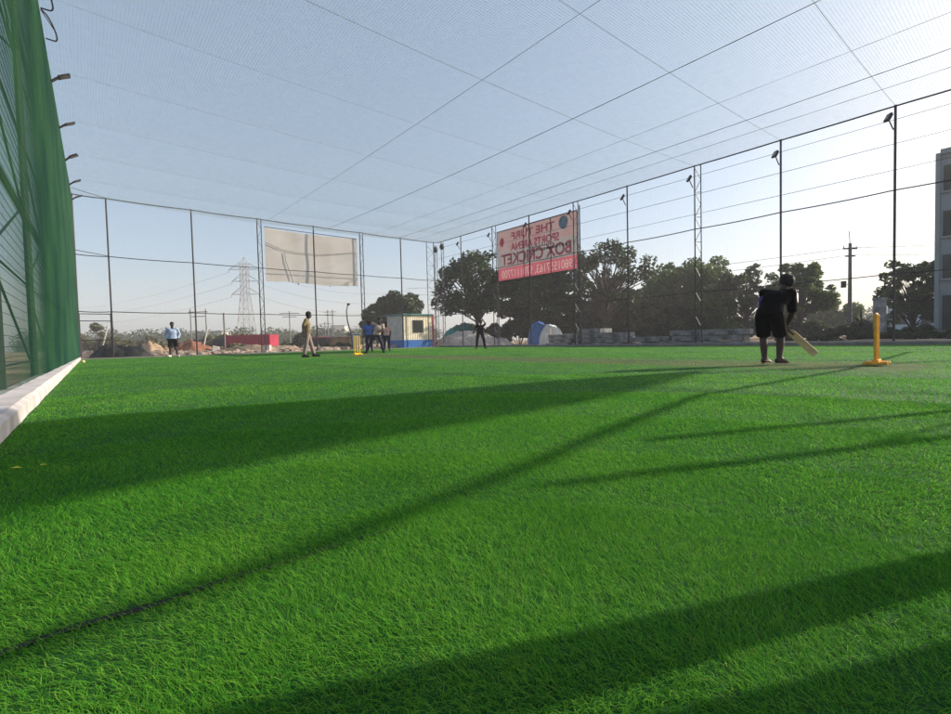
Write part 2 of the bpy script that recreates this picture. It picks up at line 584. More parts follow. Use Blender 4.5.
def net_panel(fixed_axis, fixed, lo, hi, z0, z1, sp, r, mt, name, parent, rz=None):
    h = np.arange(lo, hi, sp)
    z = np.arange(z0, z1, sp)
    if fixed_axis == 'x':
        a = (np.stack([np.full_like(h, fixed), h, np.full_like(h, z0)], 1), np.stack([np.full_like(h, fixed), h, np.full_like(h, z1)], 1))
        b = (np.stack([np.full_like(z, fixed), np.full_like(z, lo), z], 1), np.stack([np.full_like(z, fixed), np.full_like(z, hi), z], 1))
    else:
        a = (np.stack([h, np.full_like(h, fixed), np.full_like(h, z0)], 1), np.stack([h, np.full_like(h, fixed), np.full_like(h, z1)], 1))
        b = (np.stack([np.full_like(z, lo), np.full_like(z, fixed), z], 1), np.stack([np.full_like(z, hi), np.full_like(z, fixed), z], 1))
    V, I = join_threads([threads(*a, r), threads(*b, r if rz is None else rz(len(z)))])
    return np_mesh(name, V, 4, I, mt, parent)


def lattice(mb, p, along, depth, h, r=0.030, rb=0.013, step=0.55, z0=-0.1):
    """two-legged lattice post standing at p; second leg offset by depth along a direction"""
    a = Vector((p[0], p[1], 0))
    d = Vector((along[0], along[1], 0))*depth
    mb.tube([a+Vector((0, 0, z0)), a+Vector((0, 0, h))], r)
    mb.tube([a+d+Vector((0, 0, z0)), a+d+Vector((0, 0, h))], r*0.8)
    z, s = 0.25, 0
    while z+step < h:
        q0, q1 = (a, a+d) if s == 0 else (a+d, a)
        mb.tube([q0+Vector((0, 0, z)), q1+Vector((0, 0, z+step))], rb, 4)
        if s == 0: mb.tube([a+Vector((0, 0, z)), a+d+Vector((0, 0, z))], rb, 4)
        z += step
        s = 1-s
    mb.tube([a+Vector((0, 0, h-0.02)), a+d+Vector((0, 0, h-0.02))], rb*1.3, 4)


def wire(name, a, b, r, parent, mt, sag=0.0, n=14, **k):
    a, b = Vector(a), Vector(b)
    pts = [a.lerp(b, i/n)+Vector((0, 0, -4*sag*(i/n)*(1-i/n))) for i in range(n+1)]
    return MB().tube(pts, r, 5).build(name, mt, parent, **k)


# --- right hand fence
rf = empty('net_fence', (0, 0, 0), label='tall black net fence with floodlights on its posts and the billboard behind', cat='fence')
for i, y in enumerate(PY):
    mb = MB()
    if abs(y-10.25) < 0.2 or abs(y-17.05) < 0.2 or abs(y-23.85) < 0.2 or y < -1:
        lattice(mb, (21.34, y), (0.55, -0.83), 0.26, ZT+0.05)
        mb.build('lattice_post', M['steel'], rf)
    else:
        mb.tube([(21.34, y, -0.1), (21.34, y, ZT+0.05)], 0.038)
        mb.build('post', M['steel'], rf)
for z, r in ((ZT, 0.028), (5.22, 0.022), (2.42, 0.017)):
    for i in range(len(PY)-1):
        wire('rail', (21.30, PY[i], z), (21.30, PY[i+1], z), r, rf, M['steel'], sag=0.03 if z < 7 else 0.012, n=6)
    wire('rail', (21.30, PY[-1], z), (21.30, YB, z), r, rf, M['steel'], n=2)
for z in (7.62, 6.82, 5.95):
    wire('support_wire', (21.31, YF, z), (21.31, YB, z-0.05), 0.0085, rf, M['cable'], sag=0.05, n=30)
net_panel('x', 21.27, YF, YB, 0.1, ZT, 0.06, 0.0013, M['net_dark'], 'net', rf)

# --- far end fence
ef = empty('net_fence', (0, YB, 0), label='far end net fence carrying the plain beige banner', cat='fence')
for x in [-0.10]+PX:
    mb = MB()
    if abs(x-8.3) < 0.2 or abs(x-14.9) < 0.2:
        lattice(mb, (x, 0.06), (1, 0.15), 0.24, ZT+0.05, r=0.034)
        mb.build('lattice_post', M['steel'], ef)
    else:
        mb.tube([(x, 0.06, -0.1), (x, 0.06, ZT+0.05)], 0.042)
        mb.build('post', M['steel'], ef)
mb = MB()
lattice(mb, (21.0, 0.06), (-0.9, 0.4), 0.55, ZT+0.05, step=0.5)
mb.build('lattice_post', M['steel'], ef)
xs_ = [-0.10]+PX+[21.2]
for z, r in ((ZT, 0.028), (5.12, 0.022), (2.36, 0.022)):
    for i in range(len(xs_)-1):
        wire('rail', (xs_[i], 0, z), (xs_[i+1], 0, z), r, ef, M['steel'], sag=0.03, n=6)
wire('rail', (-0.1, 0.02, 5.33), (1.2, 0.02, 5.14), 0.016, ef, M['steel'], n=3)
wire('rail', (-0.1, 0.02, 8.3), (1.2, 0.02, 8.02), 0.014, ef, M['steel'], n=3)
en = net_panel('y', -0.06, -0.1, 21.2, 0.06, ZT, 0.06, 0.0013, M['net_dark'], 'net', ef)
# gate in the corner bay
gt = empty('metal_gate', (-0.06, YB+0.22, 0), label='black framed gate in the corner beside the green net', cat='gate')
mb = MB()
for a, b in (((0, 0, -.1), (0, 0, 2.28)), ((1.22, 0, -.1), (1.22, 0, 2.28)), ((0, 0, 2.25), (1.22, 0, 2.25)), ((0, 0, 1.9), (1.22, 0, 1.9)), ((0, 0, 0.95), (1.22, 0, 0.95)), ((0, 0, 0.1), (1.22, 0, 0.1))):
    mb.tube([a, b], 0.022)
mb.build('gate_frame', M['steel'], gt)
mb = MB()
for k in range(1, 26):
    mb.tube([(k*0.05, 0.005, 0.1), (k*0.05, 0.005, 0.95)], 0.004, 4)
for k in range(1, 17):
    mb.tube([(0, 0.005, 0.1+k*0.05), (1.3, 0.005, 0.1+k*0.05)], 0.004, 4)
mb.build('mesh_panel', M['steel'], gt)
mb = MB()
mb.box((1.17, -0.05, 1.0), (1.27, 0.05, 1.12))
mb.build('latch', M['steel'], gt, bevel=0.008)

# --- left fence with the green shade net
LS = 0.0195
lf = empty('shade_net_fence', (-0.62-4*LS, 0, 0), -math.atan(LS), label='left fence with green shade net over black lattice frame', cat='fence')
for i, y in enumerate(PY):
    mb = MB()
    mb.tube([(-0.10, y, -0.1), (-0.10, y, ZT)], 0.05)
    mb.build('post', M['steel'], lf)
for z, r in ((2.42, 0.028), (5.2, 0.028), (ZT, 0.03)):
    mb = MB()
    mb.tube([(-0.05, YF, z), (-0.05, YB, z)], r)
    mb.build('rail', M['steel'], lf)
for i in range(3, len(PY)-1):
    if i in (3, 7): continue
    y0, y1 = PY[i], PY[i+1]
    mb = MB()
    zz = 0.35
    k = 0
    while zz < 7.6:
        mb.tube([(-0.14, y0, zz), (-0.14, y1, zz)], 0.014, 5)
        a, b = (y0, y1) if k % 2 else (y1, y0)
        if zz+1.2 < 8: mb.tube([(-0.14, a, zz), (-0.14, b, zz+1.2)], 0.015, 5)
        zz += 1.2
        k += 1
    mb.build('lattice_brace', M['steel'], lf)
net_panel('x', 0.0, YF, YB, 0.12, ZT, 0.022, 0.00078, M['net_green'], 'shade_net', lf,
          rz=lambda n: np.where(np.arange(n) % 5 == 0, 0.0036, 0.00078))
# folded net edge and cable loops hanging from the top rail near the camera
mb = MB()
for y0 in (11.6, 12.9, 14.2):
    pts = []
    for i in range(17):
        t = i/16
        pts.append((0.03+0.22*math.sin(math.pi*t)**0.6, y0+1.25*t, ZT-0.02-0.22*math.sin(math.pi*t)))
    mb.tube(pts, 0.016, 6)
    mb.tube([(0.02, y0, ZT-0.02), (0.25, y0+0.5, ZT-0.2)], 0.010, 5)
mb.build('cable_loop', M['cable'], lf)

# --- roof net
rn = empty('roof_net', (0, 0, ZT), label='pale sagging net roof stretched over the whole pitch on wires', cat='net')
ya = np.arange(YF, YB, 0.068)
xa = np.arange(XL, XR, 0.068)
V, I = join_threads([threads(np.stack([np.full_like(ya, XL), ya, 0*ya], 1), np.stack([np.full_like(ya, XR), ya, 0*ya], 1), 0.0023, 22, roof_sag),
                     threads(np.stack([xa, np.full_like(xa, YF), 0*xa], 1), np.stack([xa, np.full_like(xa, YB), 0*xa], 1), 0.0023, 66, roof_sag)])
np_mesh('net', V, 4, I, M['net_roof'], rn)
for y in PY:
    wire('support_wire', (XL, y, 0.015), (XR, y, 0.015), 0.0055 if y < 12 else 0.0032, rn, M['rope'], sag=0.24, n=24)
for x, r, s in ((8.9, 0.006, 0.25), (12.7, 0.010, 0.32), (15.9, 0.005, 0.16), (17.9, 0.010, 0.18), (19.3, 0.007, 0.10)):
    wire('support_wire', (x, YF, 0.0), (x, YB, 0.0), r, rn, M['rope'], sag=s, n=30)

# unseen frame and rope, added to cast the thin shadows over the near turf
pf = empty('shadow_frame', (8.0, -1.75, 0), label='unseen black frame with a slack rope, added to cast shadows beside the pitch', cat='shadow caster')
for (x, y, h_) in ((0, 0, 3.2), (1.0, 0.10, 3.25), (13.2, 1.05, 3.15)):
    MB().tube([(x, y, -0.05), (x, y, h_)], 0.038, 8).build('post', M['steel'], pf)
MB().tube([(0, 0, 2.55), (1.0, 0.1, 1.95)], 0.016, 6).build('brace', M['steel'], pf)
MB().tube([(-2.6, 0.02, 3.05), (-0.94, 0.165, 3.1), (0.0, 0.33, 3.1), (0.66, 0.495, 3.1), (1.6, 0.68, 3.1), (2.56, 0.865, 3.1), (6.4, 0.72, 3.1), (13.2, 1.05, 3.1)], 0.034, 7).build('rope', M['cable'], pf)

# added tarpaulin, out of view: outline shaped to cast the broad wedge of shade
TZ = 6.4
dx, dy = TZ/math.tan(EL)*math.cos(AZ), TZ/math.tan(EL)*math.sin(AZ)
wedge = [(7.2, 3.05), (4.6, 3.72), (3.1, 3.95), (1.6, 4.2), (0.4, 4.55), (-1.2, 4.6), (-2.0, 3.2), (-1.2, 1.9), (0.05, 2.0), (0.9, 2.12), (1.8, 2.2), (3.3, 2.25), (5.0, 2.5)]
pts = [(x+dx*0.99, y+dy*0.99) for x, y in wedge]
c = Vector((sum(p[0] for p in pts)/len(pts), sum(p[1] for p in pts)/len(pts), 0))
mb = MB()
npt = len(pts)
vs = [(c.x, c.y, 0.03)]
for s_, z in ((0.5, 0.02), (1.0, 0.05)):
    vs += [(c.x+(p[0]-c.x)*s_, c.y+(p[1]-c.y)*s_, z+0.02*random.random()) for p in pts]
fs = [(0, 1+k, 1+(k+1) % npt) for k in range(npt)]+[(1+k, 1+npt+k, 1+npt+(k+1) % npt, 1+(k+1) % npt) for k in range(npt)]
mb.add(vs, fs)
tp = mb.build('tarpaulin', M['teal_tarp'], label='unseen teal tarpaulin added on ropes under the roof net to cast shade', cat='tarpaulin')
tp.location = (0, 0, TZ)
for q in (0, 4, 6, 9):
    MB().tube([(pts[q][0], pts[q][1], 0.05), (pts[q][0]+0.1, pts[q][1]-0.1, ZT-TZ-0.25)], 0.006, 5).build('rope', M['rope'], tp)
sd = tp.modifiers.new('thickness', 'SOLIDIFY')
sd.thickness = 0.01


# ------------------------------------------------------------------ floodlights
def floodlight(name, label, group, loc, rz, tilt=0.9, s=1.0):
    o = empty(name, loc, rz, label=label, cat='floodlight', group=group)
    mb = MB()
    mb.tube([(0, 0, -0.42*s), (0, 0.06*s, -0.32*s), (0, 0.20*s, 0.0)], 0.025*s)
    mb.build('arm', M['steel'], o)
    R = Matrix.Rotation(tilt, 3, 'X')
    mb = MB()
    mb.box((-0.12*s, -0.06*s, -0.17*s), (0.12*s, 0.03*s, 0.17*s))
    for k in range(5):
        mb.box((-0.115*s+k*0.055*s, -0.10*s, -0.14*s), (-0.10*s+k*0.055*s, -0.061*s, 0.14*s))
    mb.v = [tuple(R @ Vector(v)+Vector((0, 0.25*s, 0.12*s))) for v in mb.v]
    h = mb.build('housing', M['steel'], o)
    mb = MB()
    mb.box((-0.10*s, 0.0305*s, -0.15*s), (0.10*s, 0.038*s, 0.15*s))
    mb.v = [tuple(R @ Vector(v)+Vector((0, 0.25*s, 0.12*s))) for v in mb.v]
    mb.build('lens', M['lamp_lens'], h)
    return o


ORD = ['first', 'second', 'third', 'fourth', 'fifth', 'sixth', 'seventh', 'eighth', 'ninth']
fl_lab = {3.45: 'black floodlight on the fence post nearest the grey building', 6.85: 'black floodlight on the fence post above the batter',
          10.25: 'black floodlight on the lattice post left of the batter', 13.65: 'black floodlight on the post against the sparse tall tree',
          17.05: 'black floodlight over the right edge of the billboard', 20.45: 'black floodlight in front of the middle of the billboard',
          23.85: 'black floodlight at the left edge of the billboard', 27.25: 'black floodlight on the post above the gravel heap'}
base = None
for y in PY[3:]:
    key = min(fl_lab, key=lambda q: abs(q-y))
    if abs(key-y) > 0.3: continue
    if base is None:
        base = o = floodlight('floodlight', '', 'floodlights on the fence posts', (0, 0, 0), 0, tilt=0.5)
    else:
        o = copy_tree(base)
    o.location = (21.27, y+0.03, 7.38 if y > 4 else 7.55)
    o.scale = (0.78, 0.78, 0.78)
    o.rotation_euler = (0, 0, math.radians(52 + 6*math.sin(y*3)))
    o['label'] = fl_lab[key]
    o['category'] = 'floodlight'
    o['group'] = 'floodlights on the fence posts'
lab2 = ['nearest of the lamps along the top of the green net', 'second nearest lamp along the top of the green net', 'third nearest lamp along the top of the green net',
        'fourth lamp along the top of the green net', 'lamp on the green net fence just before the corner', 'lamp at the far corner end of the green net']
b2 = None
for k, y in enumerate((17.05, 20.45, 23.85, 27.25, 29.9)):
    if b2 is None:
        b2 = o = empty('wall_lamp', (0, 0, 0))
        mb = MB()
        mb.tube([(0, 0, -0.06), (0.08, 0, 0.02), (0.20, 0, 0.13)], 0.035, 6)
        mb.build('bracket', M['steel'], o)
        mb = MB()
        mb.box((0.16, -0.10, -0.02), (0.44, 0.10, 0.03))
        R = Matrix.Rotation(math.radians(-28), 3, 'Y')
        mb.v = [tuple(R @ Vector(v)) for v in mb.v]
        h = mb.build('housing', M['steel'], o)
        mb = MB()
        mb.box((0.20, -0.08, -0.027), (0.42, 0.08, -0.021))
        mb.v = [tuple(R @ Vector(v)) for v in mb.v]
        mb.build('lens', M['lamp_lens'], h)
    else:
        o = copy_tree(b2)
    o.location = (-0.60+LS*(y-4), y, 7.72)
    o.rotation_euler = (0, 0, 0.25*math.sin(k*2.2))
    tag(o, 'flat black floodlight, '+lab2[k], 'floodlight', 'lamps along the green net')

# ------------------------------------------------------------------ banner on the far fence
bn = empty('banner', (8.75, YB+0.24, 0), label='plain beige flex banner seen from its unprinted side', cat='banner')
bw, z0, z1 = 6.0, 4.35, 7.62
n1, n2 = 40, 24
V, I = [], []
for i in range(n1+1):
    for j in range(n2+1):
        u, v = i/n1, j/n2
        z = z0+(z1-z0)*v - 0.12*math.sin(math.pi*u)*(v > 0.5)*(v-0.5)*2 + 0.05*math.sin(u*7)*(1-v)
        yb_ = 0.006*math.sin(u*23+3*v)+0.012*math.sin(v*9+u*4)*math.sin(math.pi*u)+0.008*max(0, u-0.6)*math.sin(v*30+u*40)
        V.append((u*bw, yb_, z))
for i in range(n1):
    for j in range(n2):
        a = i*(n2+1)+j
        I.append((a, a+n2+1, a+n2+2, a+1))
o = np_mesh('cloth', np.array(V), 4, np.array(I).ravel(), M['banner'], bn, smooth=True)
mb = MB()
for u in (0.33, 0.68):
    mb.tube([(u*bw-0.02, 0.09, z0-0.1), (u*bw-0.05, 0.09, z1-0.1)], 0.028)
    mb.tube([(u*bw-0.14, 0.10, z0), (u*bw-0.30, 0.10, z0+1.7), (u*bw-0.12, 0.10, z1-0.1)], 0.018)
mb.build('support_pole', M['steel'], bn)
mb = MB()
pts = [(0.0, -0.06, 6.72)]+[(u*bw, -0.07, 6.50-0.30*math.sin(math.pi*min(1, u*1.1))+0.1*u) for u in (0.15, 0.3, 0.45, 0.6, 0.75, 0.9, 1.0)]
mb.tube(pts, 0.016, 5)
mb.build('rope', M['rope'], bn)
mb = MB()
mb.tube([(1.15, -0.07, 6.2), (1.2, -0.07, 5.6), (1.45, -0.07, 4.9), (1.6, -0.07, z0)], 0.02, 5)
mb.build('rope', M['rope'], bn)
mb = MB()
mb.tube([(0, 0, z1+0.02), (bw, 0, z1-0.03)], 0.02)
mb.build('top_bar', M['steel'], bn)

# ------------------------------------------------------------------ billboard seen from behind
BX, BY0, BY1, BZ0, BZ1 = 21.75, 17.08, 23.75, 4.38, 7.64
bb = empty('billboard', (BX, BY1, 0), label='red and grey advertising billboard seen from behind with mirrored lettering', cat='billboard')
# local frame: +s runs from the far end (left in view) towards the camera (right in view), i.e. world -Y
def bbp(s, z, d=0.0):
    return (d, -s, z)
BL = BY1-BY0


def bpanel(name, s0, s1, z0_, z1_, mt, d, label=None):
    mb = MB()
    nn = 14
    vs, fs = [], []
    for i in range(nn+1):
        s = s0+(s1-s0)*i/nn
        vs += [bbp(s, z0_, d), bbp(s, z1_, d)]
    fs = [(2*i, 2*i+2, 2*i+3, 2*i+1) for i in range(nn)]
    mb.add(vs, fs)
    o = mb.build(name, mt, bb)
    if label: o['label'] = label
    return o


bpanel('panel', 0, BL, BZ0+0.82, BZ1-1.32, M['flex_grey'], 0.0, 'grey middle of the billboard print')
bpanel('panel', 0.0, BL, BZ1-1.318, BZ1, M['flex_pink'], 0.0, 'pinkish top of the billboard print')
red_band = bpanel('panel', 0, BL, BZ0, BZ0+0.818, M['flex_red'], 0.0, 'red bottom band of the billboard')


def text_on(parent, txt, s_right, z, size, width, mt, d=-0.012, bold=0.0):
    """mirrored lettering: first character at s_right, running towards smaller s"""
    cu = bpy.data.curves.new('lettering', 'FONT')
    cu.body = txt
    cu.size = size
    cu.offset = bold
    to = bpy.data.objects.new('lettering', cu)
    COL.objects.link(to)
    dg = bpy.context.evaluated_depsgraph_get()
    me = bpy.data.meshes.new_from_object(to.evaluated_get(dg))
    bpy.data.objects.remove(to)
    xs_ = [v.co.x for v in me.vertices]
    x0, x1 = min(xs_), max(xs_)
    for v in me.vertices:
        s = s_right-(v.co.x-x0)/(x1-x0)*width
        v.co = Vector(bbp(s, z+v.co.y, d))
    me.materials.clear()
    me.materials.append(mt)
    o = bpy.data.objects.new('lettering', me)
    COL.objects.link(o)
    o.parent = parent
    return o


text_on(bb, 'BOX CRICKET', BL-0.45, BZ0+1.02, 0.98, BL-0.8, M['ink_red'], bold=0.03)
num = text_on(bb, '9801557163, 9701117700', BL-0.42, BZ0+0.16, 0.72, BL-0.75, M['ink_pale'], d=0.0, bold=0.0)
# the pale figures are part of the print: the red band is filled round their outlines
bmc = bmesh.new()
bmc.from_mesh(num.data)
bmesh.ops.remove_doubles(bmc, verts=bmc.verts[:], dist=0.0004)
inner = [e for e in bmc.edges if len(e.link_faces) != 1]
bmesh.ops.delete(bmc, geom=bmc.faces[:], context='FACES_ONLY')
bmesh.ops.delete(bmc, geom=[e for e in inner if e.is_valid], context='EDGES')
rv = [bmc.verts.new(bbp(s_, z_)) for s_, z_ in ((0, BZ0), (BL, BZ0), (BL, BZ0+0.818), (0, BZ0+0.818))]
for k in range(4):
    bmc.edges.new((rv[k], rv[(k+1) % 4]))
bmesh.ops.triangle_fill(bmc, use_beauty=True, use_dissolve=False, edges=bmc.edges[:])
rb2 = bpy.data.meshes.new('panel')
bmc.to_mesh(rb2)
bmc.free()
rb2.materials.append(M['flex_red'])
print('band faces', len(rb2.polygons))
red_band.data = rb2
text_on(bb, 'SPORTS ARENA', BL-1.35, BZ1-1.40, 0.66, BL-2.6, M['ink_red'], bold=0.02)
text_on(bb, 'THE TURF', BL-1.7, BZ1-0.68, 0.62, BL-3.0, M['ink_red'], bold=0.02)
for k in range(2):
    mb = MB()
    for q in range(12):
        s = 3.0+k*0.15+q*0.16
        mb.add([bbp(s, 6.0-k*0.24+0.10, -0.012), bbp(s+0.11, 6.0-k*0.24+0.10, -0.012), bbp(s+0.11, 6.0-k*0.24+0.19, -0.012), bbp(s, 6.0-k*0.24+0.19, -0.012)], [(0, 1, 2, 3)])
    mb.build('small_print', M['ink_dark'], bb)
mb = MB()
cs, cz = BL-1.02, BZ1-0.42
ring = [bbp(cs+0.34*math.cos(t), cz+0.36*math.sin(t)*(1.0 if math.sin(t) > 0 else 1.15), -0.013) for t in np.linspace(0, 2*math.pi, 20, endpoint=False)]
mb.add(ring, [tuple(range(20))])
mb.build('emblem', M['ink_blue'], bb, label='blue round emblem at the top corner')
mb = MB()
mb.add([bbp(0.42+0.20*math.cos(t), BZ1-0.72+0.30*math.sin(t), -0.013) for t in np.linspace(0, 2*math.pi, 14, endpoint=False)], [tuple(range(14))])
mb.build('emblem', M['ink_red'], bb, label='small red emblem at the far corner')
mb = MB()
for q in range(9):
    s = BL-2.6+q*0.24
    mb.add([bbp(s, 5.82+0.03*(q % 2), -0.012), bbp(s+0.15, 5.84, -0.012), bbp(s+0.12, 6.0, -0.012), bbp(s+0.02, 5.98, -0.012)], [(0, 1, 2, 3)])
mb.build('small_print', M['ink_teal'], bb)
mb = MB()
for a, b in (((0, BZ1), (BL, BZ1)), ((0, BZ0), (BL, BZ0))):
    mb.tube([bbp(a[0], a[1], -0.05), bbp(b[0], b[1], -0.05)], 0.025, 5)
for s in (0, 2.45, 4.7, BL):
    mb.tube([bbp(s, BZ0 if 0 < s < BL else -0.1, -0.05), bbp(s, BZ1, -0.05)], 0.026, 5)
mb.tube([bbp(BL+0.06, -0.1, 0.1), bbp(BL+0.06, BZ1+0.3, 0.1)], 0.04, 6)
mb.build('frame', M['steel'], bb)

# ------------------------------------------------------------------ stumps
def stumps(name, loc, rz, mt, label, base_w=0.30):
    o = empty(name, loc, rz, label=label, cat='stumps', group='cricket stumps on plastic bases')
    mb = MB()
    mb.box((-0.20, -0.055, 0.0), (0.20, 0.055, 0.035))
    mb.box((-0.165, -0.14, 0.0), (-0.085, 0.14, 0.04))
    mb.box((0.085, -0.14, 0.0), (0.165, 0.14, 0.04))
    mb.box((-0.15, -0.04, 0.036), (0.15, 0.04, 0.07))
    mb.build('base', mt, o, bevel=0.008)
    for x in (-0.112, 0, 0.112):
        mb = MB()
        mb.tube([(x, 0, 0.05), (x, 0, 0.69), (x, 0, 0.715), (x, 0, 0.725)], [0.021, 0.020, 0.020, 0.013], 12)
        mb.tube([(x, 0, 0.64), (x, 0, 0.652)], 0.0235, 12)
        mb.build('stump', mt, o, smooth=False)
    for x in (-0.057, 0.057):
        mb = MB()
        mb.tube([(x-0.053, 0, 0.735), (x-0.02, 0, 0.735), (x+0.02, 0, 0.735), (x+0.053, 0, 0.735)], [0.007, 0.011, 0.011, 0.007], 8)
        mb.build('bail', mt, o)
    return o


SX, SY = P(877, 6.95)
stumps('stumps', (SX, SY, 0.025), math.radians(4), M['yellow'], 'yellow plastic stumps on a flat base behind the batter')
bx_, by_ = P(357.5, 19.3)
stumps('stumps', (bx_, by_, 0.02), math.radians(2), M['stump2'], 'bright yellow stumps at the far end beside the bowler')

# ball on the edge and a few dry leaves
x, y = P(83, 17)
mb = MB().ball((0, 0, 0), 0.06, 12)
o = mb.build('ball', M['ball'], smooth=True, label='small worn ball lying by the far end of the white kerb', cat='ball')
o.location = (x, y, 0.07)
leafn = ['leftmost of three yellow leaf scraps in the shade near the white kerb', 'middle one of three yellow leaf scraps in the shade', 'rightmost of three yellow leaf scraps in the shade']
for k, (px, zc) in enumerate(((10, 1.93), (38, 1.97), (60, 1.92))):
    x, y = P(px, zc)
    mb = MB()
    mb.add([(-0.02, 0, 0), (0, -0.010, 0.004), (0.02, 0, 0.002), (0, 0.012, 0.005)], [(0, 1, 2), (0, 2, 3)])
    o = mb.build('leaf_scrap', M['dry_leaf'], label=leafn[k], cat='leaf', group='leaf scraps on the turf')
    o.location = (x, y, 0.04)
    o.rotation_euler = (0.1, 0.2, k*0.8)


# ------------------------------------------------------------------ people
def cap(mb, a, b, ra, rb, n=10):
    """tapered capsule"""
    a, b = Vector(a), Vector(b)
    t = b-a
    L = t.length
    if L < 1e-6:
        return mb.ball(a, ra, n)
    t.normalize()
    pts, rs = [], []
    for k in range(4):
        th = math.pi/2*(1-k/4)
        pts.append(a-t*ra*math.sin(th)); rs.append(max(1e-4, ra*math.cos(th)))
    pts.append(a); rs.append(ra)
    pts.append(a.lerp(b, 0.5)); rs.append((ra+rb)/2)
    pts.append(b); rs.append(rb)
    for k in range(1, 5):
        th = math.pi/2*k/4
        pts.append(b+t*rb*math.sin(th)); rs.append(max(1e-4, rb*math.cos(th)))
    return mb.tube(pts, rs, n)


def cone(mb, a, b, ra, rb, n=12):
    return mb.tube([Vector(a), Vector(a).lerp(Vector(b), 0.5), Vector(b)], [ra, (ra+rb)/2, rb], n)


def loft(mb, rings, n=16):
    """rings: (centre, side unit vector, front unit vector, rx, ry)"""
    vs = []
    for c, sx, fy, rx, ry in rings:
        c = Vector(c)
        for k in range(n):
            th = 2*math.pi*k/n
            ca, sa = math.cos(th), math.sin(th)
            e = 0.85
            vs.append(c+sx*(rx*math.copysign(abs(ca)**e, ca))+fy*(ry*math.copysign(abs(sa)**e, sa)))
    fs = []
    for i in range(len(rings)-1):
        for k in range(n):
            k2 = (k+1) % n
            fs.append((i*n+k, i*n+k2, (i+1)*n+k2, (i+1)*n+k))
    fs.append(tuple(reversed(range(n))))
    fs.append(tuple((len(rings)-1)*n+k for k in range(n)))
    return mb.add(vs, fs)


def remesh(mb, name, mt, parent, vox, smooth=4):
    o = mb.build(name, mt, None)
    bm = bmesh.new()
    bm.from_mesh(o.data)
    bmesh.ops.recalc_face_normals(bm, faces=bm.faces)
    bm.to_mesh(o.data)
    bm.free()
    r = o.modifiers.new('remesh', 'REMESH')
    r.mode = 'VOXEL'
    r.voxel_size = vox
    s = o.modifiers.new('smooth', 'SMOOTH')
    s.iterations = smooth
    s.factor = 0.5
    dg = bpy.context.evaluated_depsgraph_get()
    me = bpy.data.meshes.new_from_object(o.evaluated_get(dg))
    me.name = name
    me.polygons.foreach_set('use_smooth', [True]*len(me.polygons))
    bpy.data.objects.remove(o)
    if not me.materials: me.materials.append(mt)
    o = bpy.data.objects.new(name, me)
    COL.objects.link(o)
    o.parent = parent
    return o


